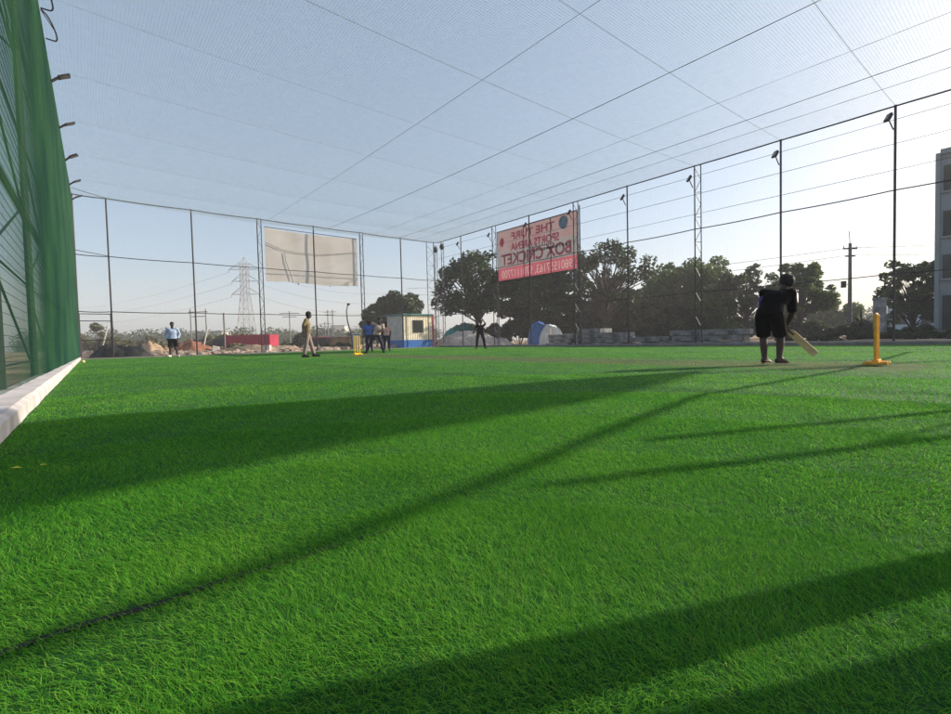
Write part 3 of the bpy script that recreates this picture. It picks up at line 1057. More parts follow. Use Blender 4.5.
def person(label, loc, rz, J, look, front, top='shirt', legs='shorts', mats=(), feet='shoe', build=1.0, vox=0.009, sleeve=0.75, patch=None, curly=1.0):
    """J: joints in local frame.  front: direction the chest faces, look: direction of the face"""
    o = empty('person', loc, rz, label=label, cat='person')
    J = {k: Vector(v) for k, v in J.items()}
    look, front = Vector(look).normalized(), Vector(front).normalized()
    m_skin, m_top, m_leg, m_foot = mats
    b = build
    mb = MB()
    spine = (J['chest']-J['pelvis'])
    up = spine.normalized()
    side = (J['sh_l']-J['sh_r']).normalized()
    hside = (J['hip_l']-J['hip_r']).normalized()
    def fr(sd):
        q = up.cross(sd)
        if q.dot(front) < 0: q = -q
        return q.normalized()
    tr = []
    for t, rx, ry in ((-0.16, 0.10, 0.075), (-0.02, 0.155, 0.105), (0.2, 0.15, 0.105), (0.5, 0.135, 0.092), (0.8, 0.16, 0.108), (1.05, 0.165, 0.112), (1.28, 0.14, 0.09), (1.42, 0.07, 0.06)):
        sd = hside.lerp(side, max(0, min(1, t))).normalized()
        tr.append((J['pelvis']+spine*t, sd, fr(sd), rx*b, ry*b))
    loft(mb, tr)
    hd = J['head']
    cap(mb, J['neck'], hd, 0.058*b, 0.055*b)
    # head
    lr = Vector((0, 0, 1)).cross(look).normalized()
    hu = look.cross(lr).normalized()*1.0
    if hu.z < 0: hu = -hu
    R = Matrix((lr, look, hu)).transposed()
    def H(x, y, z): return hd+R @ Vector((x, y, z))
    mb.ball(H(0, -0.008, 0.025), (0.076, 0.095, 0.098), 16, R)
    mb.ball(H(0, 0.022, -0.055), (0.058, 0.068, 0.062), 14, R)
    mb.ball(H(0, 0.072, -0.088), (0.026, 0.022, 0.020), 8, R)        # chin
    mb.ball(H(0, 0.062, 0.032), (0.055, 0.026, 0.016), 10, R)        # brow
    cap(mb, H(0, 0.088, 0.015), H(0, 0.106, -0.022), 0.010, 0.015, 8)    # nose
    cap(mb, H(-0.018, 0.083, -0.055), H(0.018, 0.083, -0.055), 0.011, 0.011, 8)  # lips
    for s in (-1, 1):
        mb.ball(H(0.078*s, -0.008, -0.005), (0.012, 0.024, 0.033), 8, R)   # ears
    for sd in ('l', 'r'):
        sh, el, wr, hp, kn, an = (J[k+'_'+sd] for k in ('sh', 'el', 'wr', 'hip', 'kn', 'an'))
        cap(mb, J['chest']+spine*0.28, sh, 0.075*b, 0.064*b)
        cap(mb, sh, sh.lerp(el, 0.45), 0.060*b, 0.050*b)
        cap(mb, sh.lerp(el, 0.45), el, 0.050*b, 0.040*b)
        cap(mb, el, el.lerp(wr, 0.35), 0.041*b, 0.042*b)
        cap(mb, el.lerp(wr, 0.35), wr, 0.042*b, 0.027*b)
        cap(mb, hp, hp.lerp(kn, 0.5), 0.092*b, 0.078*b)
        cap(mb, hp.lerp(kn, 0.5), kn, 0.078*b, 0.054*b)
        cap(mb, kn, kn.lerp(an, 0.32), 0.052*b, 0.056*b)
        cap(mb, kn.lerp(an, 0.32), an, 0.055*b, 0.036*b)
        toe = J['toe_'+sd]
        fd = (toe-an); fd.z = 0
        fd.normalize()
        gz = toe.z
        heel = Vector((an.x, an.y, gz+0.012))-fd*0.045
        cap(mb, an, heel+Vector((0, 0, 0.02)), 0.036*b, 0.034)
        cap(mb, heel+Vector((0, 0, 0.02)), Vector((toe.x, toe.y, gz+0.012))-fd*0.05, 0.034, 0.036)
        cap(mb, an+fd*0.02, Vector((toe.x, toe.y, gz+0.012))-fd*0.03, 0.034, 0.024)
        ft = fd.cross(Vector((0, 0, 1)))
        for q in range(5):
            w_ = (q-2)*0.016
            cap(mb, Vector((toe.x, toe.y, gz+0.006))-fd*0.06+ft*w_, Vector((toe.x, toe.y, gz+0.004))+ft*w_*1.1-fd*abs(w_)*0.5, 0.013, 0.010, 6)
        # hand: palm, four bent fingers of unequal length, thumb from the side of the palm
        hdn = (wr-el).normalized()
        pn = J.get('palm_'+sd, front)                                # palm normal
        pn = (pn-hdn*pn.dot(hdn)).normalized()
        ac = hdn.cross(pn)
        palm_c = wr+hdn*0.05
        for q in range(4):
            cap(mb, wr+ac*(q-1.5)*0.010, wr+hdn*0.085+ac*(q-1.5)*0.021, 0.017, 0.013, 8)
        curl = J.get('curl_'+sd, Vector((0.5, 0, 0))).x
        for q, Lf in enumerate((0.066, 0.078, 0.072, 0.055)):
            p0 = wr+hdn*0.088+ac*(q-1.5)*0.022
            d0, p = 0.0, p0
            for sg, fr_ in enumerate((0.45, 0.32, 0.23)):
                d0 += curl*(0.8+0.15*q*0.3)
                dd = hdn*math.cos(d0)+pn*math.sin(d0)
                p2 = p+dd*Lf*fr_
                cap(mb, p, p2, 0.0105-sg*0.001, 0.0095-sg*0.001, 6)
                p = p2
        tside = -1.0 if sd == 'l' else 1.0
        t0 = wr+hdn*0.03+ac*tside*0.030
        t1 = t0+hdn*0.028+ac*tside*0.026+pn*0.012
        t2 = t1+hdn*0.030+ac*tside*0.004+pn*0.016
        cap(mb, t0, t1, 0.015, 0.012, 8)
        cap(mb, t1, t2, 0.012, 0.009, 8)
    body = remesh(mb, 'body', m_skin, o, vox, 3)
    # eyes
    for s in (-1, 1):
        MB().ball(H(0.031*s, 0.083, 0.012), (0.013, 0.009, 0.008), 8, R).build('eye', M['eye'], o, smooth=True)
    # hair
    mb = MB()
    mb.ball(H(0, -0.020, 0.045), (0.090*curly, 0.100*curly, 0.094*curly), 18, R)
    mb.ball(H(0, -0.045, 0.0), (0.082, 0.070, 0.070), 14, R)
    mb.ball(H(0, 0.040, 0.085), (0.062, 0.046, 0.036), 12, R)
    for q in range(70):
        th, ph = random.uniform(0, 6.28), random.uniform(0.1, 1.35)
        mb.ball(H(0.085*curly*math.sin(ph)*math.cos(th), -0.02+0.09*curly*math.sin(ph)*math.sin(th), 0.05+0.088*curly*math.cos(ph)), random.uniform(0.012, 0.020)*curly, 6)
    remesh(mb, 'hair', M['hair'], o, vox, 2)
    # shirt
    mb = MB()
    g = 0.022
    rr = []
    for t, rx, ry in ((-0.12, 0.175, 0.125), (0.2, 0.168, 0.12), (0.5, 0.155, 0.112), (0.8, 0.172, 0.122), (1.05, 0.178, 0.126), (1.26, 0.15, 0.10), (1.40, 0.078, 0.07)):
        sd = hside.lerp(side, max(0, min(1, t))).normalized()
        rr.append((J['pelvis']+spine*t, sd, fr(sd), (rx+0.012)*b, (ry+0.012)*b))
    loft(mb, rr)
    for sd in ('l', 'r'):
        sh, el, wr = J['sh_'+sd], J['el_'+sd], J['wr_'+sd]
        cap(mb, J['chest']+spine*0.25, sh, 0.083*b, 0.066*b)
        if sleeve <= 1:
            e = sh.lerp(el, sleeve)
            cone(mb, sh, e, 0.071*b, 0.064*b)
        else:
            cone(mb, sh, el, 0.066*b, 0.056*b)
            mb.ball(el, 0.060*b)
            cone(mb, el, el.lerp(wr, 0.92), 0.060*b, 0.044*b)
    remesh(mb, top, m_top, o, vox, 3)
    # legwear
    mb = MB()
    rr = []
    for t, rx, ry in ((-0.22, 0.11, 0.10), (-0.10, 0.172, 0.122), (0.05, 0.170, 0.120), (0.16, 0.160, 0.112)):
        rr.append((J['pelvis']+spine*t, hside, fr(hside), (rx+0.004)*b, (ry+0.004)*b))
    loft(mb, rr)
    for sd in ('l', 'r'):
        hp, kn, an = J['hip_'+sd], J['kn_'+sd], J['an_'+sd]
        mb.ball(hp, 0.105*b)
        if legs == 'shorts':
            cone(mb, hp, hp.lerp(kn, 0.92), 0.108*b, 0.094*b)
        else:
            cone(mb, hp, kn, 0.106*b, 0.078*b)
            mb.ball(kn, 0.078*b)
            cone(mb, kn, kn.lerp(an, 0.93), 0.078*b, 0.066*b)
    remesh(mb, legs, m_leg, o, vox, 3)
    # shoes / sandals
    for sd in ('l', 'r'):
        an, toe = J['an_'+sd], J['toe_'+sd]
        fd = (toe-an); fd.z = 0
        fd.normalize()
        gz = toe.z
        heel = Vector((an.x, an.y, gz))-fd*0.05
        mb = MB()
        if feet == 'shoe':
            cap(mb, heel+Vector((0, 0, 0.040)), Vector((toe.x, toe.y, gz+0.032))-fd*0.03, 0.042, 0.042)
            cap(mb, Vector((an.x, an.y, gz+0.065)), Vector((toe.x, toe.y, gz+0.04))-fd*0.08, 0.046, 0.040)
            mb.tube([heel-fd*0.02+Vector((0, 0, 0.008)), Vector((toe.x, toe.y, gz+0.008))], 0.026, 8)
            remesh(mb, 'shoe', m_foot, o, vox, 2)
        else:
            ft = fd.cross(Vector((0, 0, 1)))
            c = [heel-fd*0.01-ft*0.035, heel-fd*0.01+ft*0.035, Vector((toe.x, toe.y, gz))+ft*0.048-fd*0.03, Vector((toe.x, toe.y, gz))+fd*0.012, Vector((toe.x, toe.y, gz))-ft*0.048-fd*0.03]
            vs = [(q.x, q.y, gz-0.014) for q in c]+[(q.x, q.y, gz-0.002) for q in c]
            mb.add(vs, [(4, 3, 2, 1, 0), (5, 6, 7, 8, 9)]+[(k, (k+1) % 5, 5+(k+1) % 5, 5+k) for k in range(5)])
            mb.build('sandal', m_foot, o)
    if patch:
        mb = MB()
        c, rad = Vector(patch[0]), patch[1]
        mb.ball(c, rad, 12)
        mb.build('shirt_patch', patch[2], o, smooth=True)
    return o


FACE = -PSI     # local x = image right, local y = away from the camera


def stand(w=0.10, **k):
    J = dict(pelvis=(0, 0, 0.93), chest=(0, 0, 1.22), neck=(0, 0, 1.46), head=(0, -0.01, 1.58),
             sh_l=(0.19, 0, 1.39), sh_r=(-0.19, 0, 1.39), el_l=(0.25, 0.02, 1.11), el_r=(-0.25, 0.02, 1.11), wr_l=(0.26, -0.05, 0.86), wr_r=(-0.26, -0.05, 0.86),
             hip_l=(w, 0, 0.88), hip_r=(-w, 0, 0.88), kn_l=(w+0.02, -0.01, 0.49), kn_r=(-w-0.02, -0.01, 0.49), an_l=(w+0.03, 0.02, 0.09), an_r=(-w-0.03, 0.02, 0.09),
             toe_l=(w+0.06, -0.17, 0.02), toe_r=(-w-0.06, -0.17, 0.02))
    J.update(k)
    return J


# batter, seen from behind, bent over the bat
BXY = P(772, 7.62)
BJ = dict(pelvis=(-0.025, -0.03, 0.80), chest=(0.055, 0.12, 1.04), neck=(0.165, 0.28, 1.21), head=(0.21, 0.34, 1.30),
          sh_l=(-0.11, 0.22, 1.16), sh_r=(0.265, 0.16, 1.14), el_l=(-0.03, 0.42, 0.88), el_r=(0.285, 0.30, 0.83), wr_l=(0.15, 0.45, 0.62), wr_r=(0.195, 0.40, 0.60),
          hip_l=(-0.12, -0.02, 0.77), hip_r=(0.065, -0.05, 0.77), kn_l=(-0.115, 0.10, 0.43), kn_r=(0.125, 0.07, 0.43), an_l=(-0.10, 0.0, 0.10), an_r=(0.10, -0.03, 0.10),
          toe_l=(-0.02, 0.16, 0.03), toe_r=(0.22, 0.08, 0.03), palm_l=(0.5, -0.6, -0.4), palm_r=(0.5, 0.4, -0.5), curl_l=(0.95, 0, 0), curl_r=(0.95, 0, 0))
FB = -math.atan2(BXY[0], BXY[1])
person('barefoot-legged batter in black shirt and shorts bending over a bat', (BXY[0], BXY[1], 0.012), FB, BJ, (-0.55, 0.8, -0.25), (0.15, 0.85, -0.4), mats=(M['skin_dark'], M['c_black'], M['c_black'], M['sandal']),
       feet='sandal', vox=0.008, build=1.08, sleeve=0.95, curly=1.16, patch=((-0.135, 0.10, 1.0), (0.05, 0.06, 0.11), M['c_purple']))
# bat
bt = empty('cricket_bat', (BXY[0], BXY[1], 0.012), FB, label='pale wooden cricket bat held low by the batter in black', cat='bat')
A = Vector((0.13, 0.47, 0.66))
T = Vector((0.60, 0.38, 0.14))
ax = (T-A).normalized()
hN = Vector((0.1, 1, 0.1)); hN = (hN-ax*hN.dot(ax)).normalized()
wN = ax.cross(hN)
mb = MB()
mb.tube([A, A+ax*0.27], 0.017, 8)
mb.build('handle', M['grip'], bt)
mb = MB()
L0 = (T-A).length
rings = []
for t, hw, th in ((0.235, 0.016, 0.016), (0.29, 0.046, 0.020), (0.33, 0.054, 0.022), (0.5, 0.055, 0.030), (0.85, 0.056, 0.036), (0.97, 0.056, 0.026), (1.0, 0.046, 0.016)):
    c = A+ax*(L0*t)
    rings.append([c-wN*hw-hN*0.010, c+wN*hw-hN*0.010, c+wN*hw+hN*0.006, c+hN*th, c-wN*hw+hN*0.006])
vs = [q for r in rings for q in r]
fs = [(i*5+k, i*5+(k+1) % 5, (i+1)*5+(k+1) % 5, (i+1)*5+k) for i in range(len(rings)-1) for k in range(5)]
fs += [(4, 3, 2, 1, 0), tuple((len(rings)-1)*5+k for k in range(5))]
mb.add(vs, fs)
mb.build('blade', M['bat'], bt, bevel=0.003)

# man walking to the right in khaki shirt
x, y = P(308, 17.6)
J = stand(pelvis=(0.0, 0, 0.92), chest=(0.0, 0, 1.21), neck=(0.03, 0, 1.44), head=(0.075, 0, 1.555), sh_l=(0.03, 0.18, 1.38), sh_r=(-0.02, -0.18, 1.38),
          el_l=(0.05, 0.24, 1.10), el_r=(-0.14, -0.23, 1.12), wr_l=(0.14, 0.22, 0.88), wr_r=(-0.12, -0.22, 0.86), hip_l=(0, 0.09, 0.88), hip_r=(0, -0.09, 0.88),
          kn_l=(0.12, 0.09, 0.49), kn_r=(-0.05, -0.09, 0.48), an_l=(0.22, 0.09, 0.10), an_r=(-0.13, -0.09, 0.09), toe_l=(0.44, 0.09, 0.03), toe_r=(0.06, -0.09, 0.02))
person('man in khaki shirt and taupe trousers walking across the pitch', (x, y, 0.015), -math.atan2(x, y), J, (1, -0.1, -0.15), (1, 0, 0), legs='trousers', mats=(M['skin_dark'], M['c_khaki'], M['c_taupe'], M['shoe_dark']), vox=0.013, sleeve=0.85)
# man in light blue shirt
x, y = P(173.5, 23.2)
J = stand(el_l=(0.30, 0.08, 1.13), el_r=(-0.30, 0.08, 1.13), wr_l=(0.22, -0.03, 0.90), wr_r=(-0.22, -0.03, 0.90), an_l=(0.17, 0.02, 0.09), toe_l=(0.25, -0.15, 0.02), an_r=(-0.12, 0.02, 0.09), toe_r=(-0.20, -0.15, 0.02))
person('man in light blue shirt and black shorts standing by the far fence', (x, y, 0.015), -math.atan2(x, y), J, (0.25, -1, 0), (0.1, -1, 0), mats=(M['skin_dark'], M['c_blue'], M['c_black'], M['shoe_pale']), vox=0.014, sleeve=1.5)
# bowler with raised arm and wide stride
x, y = P(376.5, 21.8)
J = stand(pelvis=(0.03, 0, 0.86), chest=(0.12, 0, 1.13), neck=(0.17, -0.02, 1.35), head=(0.19, -0.03, 1.47), sh_l=(0.33, 0.02, 1.28), sh_r=(-0.03, 0.0, 1.32),
          el_l=(0.34, -0.08, 1.02), wr_l=(0.10, -0.20, 1.0), el_r=(-0.26, -0.02, 1.42), wr_r=(-0.47, -0.05, 1.55), hip_l=(0.11, 0, 0.82), hip_r=(-0.09, 0, 0.82),
          kn_l=(0.24, -0.03, 0.46), kn_r=(-0.26, -0.05, 0.45), an_l=(0.31, 0.04, 0.10), an_r=(-0.44, 0.02, 0.09), toe_l=(0.36, -0.14, 0.02), toe_r=(-0.56, -0.12, 0.02))
person('bowler in beige shirt striding with one arm raised', (x, y, 0.015), -math.atan2(x, y), J, (-0.5, -0.9, 0), (-0.3, -1, 0), legs='trousers', mats=(M['skin_dark'], M['c_beige'], M['c_navy'], M['shoe_dark']), vox=0.014, sleeve=0.7)
# two men behind him
x, y = P(369.5, 25.6)
person('man in royal blue shirt standing behind the bowler', (x, y, 0.015), -math.atan2(x, y), stand(), (0.6, -0.8, 0), (0.5, -1, 0), legs='trousers', mats=(M['skin_dark'], M['c_royal'], M['c_navy'], M['shoe_dark']), vox=0.014)
x, y = P(387.3, 26.5)
J = stand(chest=(-0.02, 0, 1.16), pelvis=(0, 0, 0.88), neck=(-0.04, -0.02, 1.38), head=(-0.05, -0.05, 1.49), sh_l=(0.16, 0, 1.31), sh_r=(-0.22, 0, 1.31), el_l=(0.22, 0, 1.03), el_r=(-0.26, 0, 1.03), wr_l=(0.18, -0.1, 0.82), wr_r=(-0.24, -0.1, 0.82))
person('man in pale pink shirt standing beside the cabin', (x, y, 0.015), -math.atan2(x, y), J, (-0.6, -0.8, 0), (-0.4, -1, 0), legs='trousers', mats=(M['skin_dark'], M['c_pink'], M['c_navy'], M['shoe_dark']), vox=0.014)
# fielder in black
x, y = P(481, 26.6)
J = stand(w=0.12, pelvis=(-0.03, 0, 0.88), chest=(0.0, 0, 1.14), neck=(0.02, -0.03, 1.35), head=(0.03, -0.05, 1.46), sh_l=(0.19, 0, 1.29), sh_r=(-0.18, 0, 1.29),
          el_l=(0.30, -0.02, 1.38), wr_l=(0.18, -0.06, 1.55), el_r=(-0.30, 0, 1.16), wr_r=(-0.36, -0.04, 0.96), hip_l=(0.09, 0, 0.84), hip_r=(-0.13, 0, 0.84), kn_l=(0.18, -0.03, 0.46), kn_r=(-0.20, -0.03, 0.46),
          an_l=(0.23, 0.02, 0.09), an_r=(-0.22, 0.02, 0.09), toe_l=(0.31, -0.15, 0.02), toe_r=(-0.30, -0.14, 0.02))
person('fielder dressed in black standing before the gravel heap', (x, y, 0.015), -math.atan2(x, y), J, (-0.2, -1, 0), (0, -1, 0), legs='trousers', mats=(M['skin_dark'], M['c_black'], M['c_black'], M['shoe_dark']), vox=0.014)
# unseen onlooker, added so that the legs cast shade on the near turf
person('unseen onlooker in navy trousers added to shade the near turf', (1.92, -0.20, 0.02), math.radians(67), stand(w=0.085, el_l=(0.27, 0.05, 1.20), el_r=(-0.27, 0.05, 1.20), wr_l=(0.12, -0.2, 1.30), wr_r=(-0.12, -0.2, 1.30)), (0, -1, 0), (0, -1, 0), legs='trousers', mats=(M['skin_dark'], M['c_royal'], M['c_navy'], M['shoe_dark']), vox=0.010, build=0.85)


# ------------------------------------------------------------------ trees and shrubs
def leaves(cl, n, size, seed):
    """cl: list of (centre, radius); returns V, idx, tint for n leaf quads"""
    g = np.random.default_rng(seed)
    C = np.array([c for c, r in cl])
    Rr = np.array([r for c, r in cl])
    w = Rr**2
    k = g.choice(len(cl), n, p=w/w.sum())
    d = g.normal(0, 1, (n, 3))
    d /= np.linalg.norm(d, axis=1)[:, None]
    rad = Rr[k]*g.uniform(0.15, 1.0, n)**0.55
    p = C[k]+d*rad[:, None]*np.array([1, 1, 0.8])
    a = g.normal(0, 1, (n, 3))
    a[:, 2] *= 0.6
    a /= np.linalg.norm(a, axis=1)[:, None]
    b = np.cross(a, g.normal(0, 1, (n, 3)))
    b /= np.linalg.norm(b, axis=1)[:, None]
    s = size*g.uniform(0.6, 1.35, n)[:, None]
    V = np.stack([p-a*s, p+b*s*0.55, p+a*s, p-b*s*0.55], 1).reshape(-1, 3)
    tint = np.clip(g.normal(0.45, 0.2, n)+g.normal(0, 0.12, len(cl))[k], 0, 1)
    return V, np.arange(4*n), np.repeat(tint, 4)


def tree(name, label, loc, h, w, seed, n=6000, leafsize=0.2, trunk_h=0.28, mt=None, group=None, nclump=26, clump=0.15, lean=(0, 0), flat=1.0, cat='tree', airy=False):
    n, nclump, clump, trunk_h = int(n*(0.95 if airy else 1.6)), int(nclump*(2.3 if airy else 1.9)), clump*(0.74 if airy else 0.84), trunk_h*0.72
    g = random.Random(seed)
    o = empty(name, (loc[0], loc[1], -0.1), g.uniform(0, 6.28) if lean == (0, 0) else 0, label=label, cat=cat, group=group)
    mb = MB()
    tr = 0.018*h+0.05
    top = Vector((lean[0]*0.4, lean[1]*0.4, h*trunk_h))
    mid = Vector((g.uniform(-.03, .03)*h, g.uniform(-.03, .03)*h, h*trunk_h*0.5))
    mb.tube([(0, 0, 0), mid, top], [tr*1.25, tr, tr*0.85], 8)
    cl = []
    rx = w*0.46
    for k in range(nclump):
        # points spread in an uneven ellipsoid
        th = g.uniform(0, 6.283)
        ph = math.acos(g.uniform(-0.75, 1))
        q = g.uniform(0.2, 1.0)**0.45
        cz0 = h*(trunk_h+1)/2
        hz_ = h*(1-trunk_h)/2
        p = Vector((lean[0]+rx*q*math.sin(ph)*math.cos(th), lean[1]+rx*q*math.sin(ph)*math.sin(th), cz0+hz_*q*math.cos(ph)*flat))
        r = clump*w*g.uniform(0.4, 1.2)
        p.z = min(p.z, h-r*0.7)
        cl.append((tuple(p), r))
        st = top.lerp(Vector((lean[0]*0.7, lean[1]*0.7, h*0.6)), g.uniform(0, 0.7))
        m_ = st.lerp(p, 0.5)+Vector((g.uniform(-.05, .05)*w, g.uniform(-.05, .05)*w, g.uniform(-0.02, 0.06)*h))
        mb.tube([st, m_, p], [tr*0.42, tr*0.25, tr*0.08], 5, cap=False)
    mb.tube([top, Vector((lean[0]*0.7, lean[1]*0.7, h*0.62)), Vector((lean[0], lean[1], h*0.86))], [tr*0.85, tr*0.5, tr*0.1], 6)
    mb.build('trunk', M['bark'], o, smooth=True)
    V, I, T = leaves(cl, n, leafsize, seed)
    np_mesh('crown', V, 4, I, mt or M['leaf'], o, tint=T)
    return o


def shrub(label, loc, h, w, seed, n=900, leafsize=0.12, mt=None, group=None, name='shrub'):
    g = random.Random(seed)
    o = empty(name, (loc[0], loc[1], -0.1), 0, label=label, cat='shrub', group=group)
    cl = []
    mb = MB()
    for k in range(14):
        a = g.uniform(0, 6.283)
        q = g.uniform(0, 1)**0.6
        hh = h*(1-0.55*q*q)*g.uniform(0.5, 1.0)
        p = (w/2*q*math.cos(a), w/2*q*math.sin(a), hh*g.uniform(0.4, 0.95))
        cl.append((p, 0.22*min(w, 2*h)*g.uniform(0.5, 1.0)))
        mb.tube([(p[0]*0.2, p[1]*0.2, 0), (p[0]*0.7, p[1]*0.7, p[2]*0.6), p], [0.03, 0.02, 0.008], 4, cap=False)
    mb.build('stems', M['bark'], o)
    V, I, T = leaves(cl, n, leafsize, seed)
    np_mesh('foliage', V, 4, I, mt or M['leaf_dry'], o, tint=T)
    return o


TG = 'trees beyond the fence with the billboard'
def tpx(px, top, wpx, zc):
    x, y = P(px, zc)
    return (x, y), Zat(px, top, zc)+0.1, wpx/F*zc


for args in (
    ('big spreading tree behind the gravel heap, left of the billboard', 478, 252, 88, 47, 11, dict(airy=True, n=7500, leafsize=0.20, nclump=34, clump=0.15, trunk_h=0.30)),
    ('dense dark tree directly behind the billboard', 537, 258, 84, 46, 12, dict(n=9000, leafsize=0.22, nclump=34, trunk_h=0.18)),
    ('tall thin-leaved tree just right of the billboard', 606, 236, 98, 44, 13, dict(airy=True, n=7000, leafsize=0.17, nclump=44, clump=0.12, trunk_h=0.24)),
    ('low dark tree behind the slab stacks, under the tall thin tree', 618, 292, 92, 50, 14, dict(n=8000, leafsize=0.24, nclump=28, trunk_h=0.12)),
    ('round green tree behind the lattice post', 693, 258, 88, 50, 15, dict(n=8500, leafsize=0.2, nclump=34, mt=None, trunk_h=0.22)),
    ('dark low tree between the round green tree and the tall thin tree', 655, 288, 62, 56, 16, dict(n=5500, leafsize=0.25, nclump=24, trunk_h=0.12)),
    ('sparse tree with bare gaps just left of the batter', 747, 264, 62, 46, 17, dict(airy=True, n=4200, leafsize=0.17, nclump=34, clump=0.12, trunk_h=0.3)),
    ('leafy tree rising behind the batter', 800, 262, 62, 48, 18, dict(n=6500, leafsize=0.19, nclump=28, trunk_h=0.2)),
    ('pale hazy tree to the right of the batter beyond the bat', 826, 300, 58, 70, 19, dict(n=4500, leafsize=0.3, nclump=22, trunk_h=0.15)),
    ('bushy tree leaning against the grey building', 913, 256, 62, 40, 20, dict(airy=True, n=6500, leafsize=0.17, nclump=30, trunk_h=0.08)),
    ('small tree rising above the cabin', 402, 292, 46, 62, 21, dict(n=9000, leafsize=0.24, nclump=34, clump=0.19, trunk_h=0.06)),
    ('rounded tree behind the bowler, left of the cabin', 378, 299, 38, 64, 22, dict(n=7000, leafsize=0.24, nclump=28, clump=0.19, trunk_h=0.06)),
):
    lab, px, top, wpx, zc, sd, kw = args
    loc, h, w = tpx(px, top, wpx, zc)
    kw = dict(kw)
    if sd in (15, 18, 19, 20): kw['mt'] = M['leaf_light']
    tree('broadleaf_tree', lab, loc, h, w, sd, group=TG if px > 440 else None, **kw)

# undergrowth behind the slabs (right) and scrub (left)
for k, (px, top, wpx, zc, lab, mt, lf_) in enumerate((
    (520, 290, 60, 50, 'tall dark thicket under the left half of the billboard', 'leaf', 0.24),
    (562, 288, 62, 50, 'tall dark thicket under the right half of the billboard', 'leaf', 0.24),
    (642, 286, 70, 52, 'tall dark thicket right of the tall thin tree', 'leaf', 0.24),
    (700, 290, 72, 54, 'tall dark thicket behind the lattice post', 'leaf', 0.24),
    (772, 296, 60, 54, 'dark thicket just left of the batter', 'leaf', 0.22),
    (585, 312, 60, 52, 'dark shrub under the tree right of the billboard', 'leaf', 0.22),
    (665, 318, 90, 50, 'dark wide shrub behind the slab stacks', 'leaf', 0.22),
    (735, 308, 46, 47, 'bright green shrub under the round green tree', 'leaf_light', 0.18),
    (735, 326, 30, 40, 'low bush at the end of the slab stacks', 'leaf', 0.15),
    (800, 318, 60, 50, 'hedge-like shrub behind the batter', 'leaf', 0.2),
    (850, 318, 60, 44, 'dark shrub at the foot of the electricity pole', 'leaf', 0.18),
    (905, 322, 56, 37, 'dark shrub below the leaning tree by the building', 'leaf', 0.16),
    (945, 318, 40, 36, 'shrub at the foot of the grey building', 'leaf', 0.16),
    (800, 331, 50, 31, 'low dark bush at the kerb behind the cricket bat', 'leaf', 0.10),
    (848, 329, 50, 31, 'low dark bush at the kerb in front of the electricity pole', 'leaf', 0.10),
    (905, 328, 52, 29, 'low dark bush at the kerb in front of the leaning tree', 'leaf', 0.10),
    (945, 326, 44, 28, 'low dark bush at the kerb in front of the grey building', 'leaf', 0.10),
    (500, 322, 30, 52, 'shrub in the dark behind the fielder in black', 'leaf', 0.2),
    (545, 318, 40, 52, 'shrub behind the blue and white tarpaulin', 'leaf', 0.2),
    (468, 318, 40, 60, 'shrub behind the teal tarpaulin', 'leaf', 0.22),
)):
    loc, h, w = tpx(px, top, wpx, zc)
    shrub(lab, loc, h, w, 40+k, n=4500, leafsize=lf_, mt=M[mt], group='undergrowth beyond the fence')
for k, (px, top, wpx, zc, lab) in enumerate((
    (101, 322, 26, 62, 'round scrub tree seen through the corner gate'),
    (80, 326, 20, 66, 'scrub bush at the end of the green net'),
    (122, 333, 26, 60, 'low scrub just right of the gate'),
    (148, 328, 16, 70, 'round scrub bush left of the man in light blue'),
    (160, 336, 30, 55, 'dry scrub behind the man in light blue'),
    (213, 331, 30, 60, 'scrub between the twin electricity poles and the steel tower'),
    (236, 328, 34, 58, 'scrub at the left foot of the steel tower'),
    (258, 330, 26, 62, 'scrub at the right foot of the steel tower'),
    (300, 331, 26, 66, 'scrub behind the walking man in khaki'),
    (240, 341, 34, 45, 'dusty low bush before the crimson truck body'),
    (330, 343, 22, 42, 'dusty low bush before the brown boards'),
    (345, 342, 22, 42, 'dusty low bush left of the far stumps'),
    (352, 324, 20, 90, 'hazy bush left of the rounded tree'),
)):
    loc, h, w = tpx(px, top, wpx, zc)
    shrub(lab, loc, h, w, 70+k, n=1500, leafsize=0.16 if zc < 50 else 0.24, group='dry scrub beyond the end fence')
# far hazy tree line
V_, T_ = [], []
cl = []
g = random.Random(5)
for k in range(420):
    px = g.uniform(20, 440)
    zc = g.uniform(130, 260)
    x, y = P(px, zc)
    cl.append(((x, y, g.uniform(0.5, 4.0)), g.uniform(2.0, 4.5)))
for k in range(160):
    px = g.uniform(560, 1000)
    zc = g.uniform(110, 200)
    x, y = P(px, zc)
    cl.append(((x, y, g.uniform(0.5, 5.0)), g.uniform(2.0, 5)))
V, I, T = leaves(cl, 90000, 0.42, 99)
V[:, 2] = np.maximum(V[:, 2], -0.1)
tag(np_mesh('distant_woodland', V, 4, I, M['leaf'], tint=T), kind='stuff')

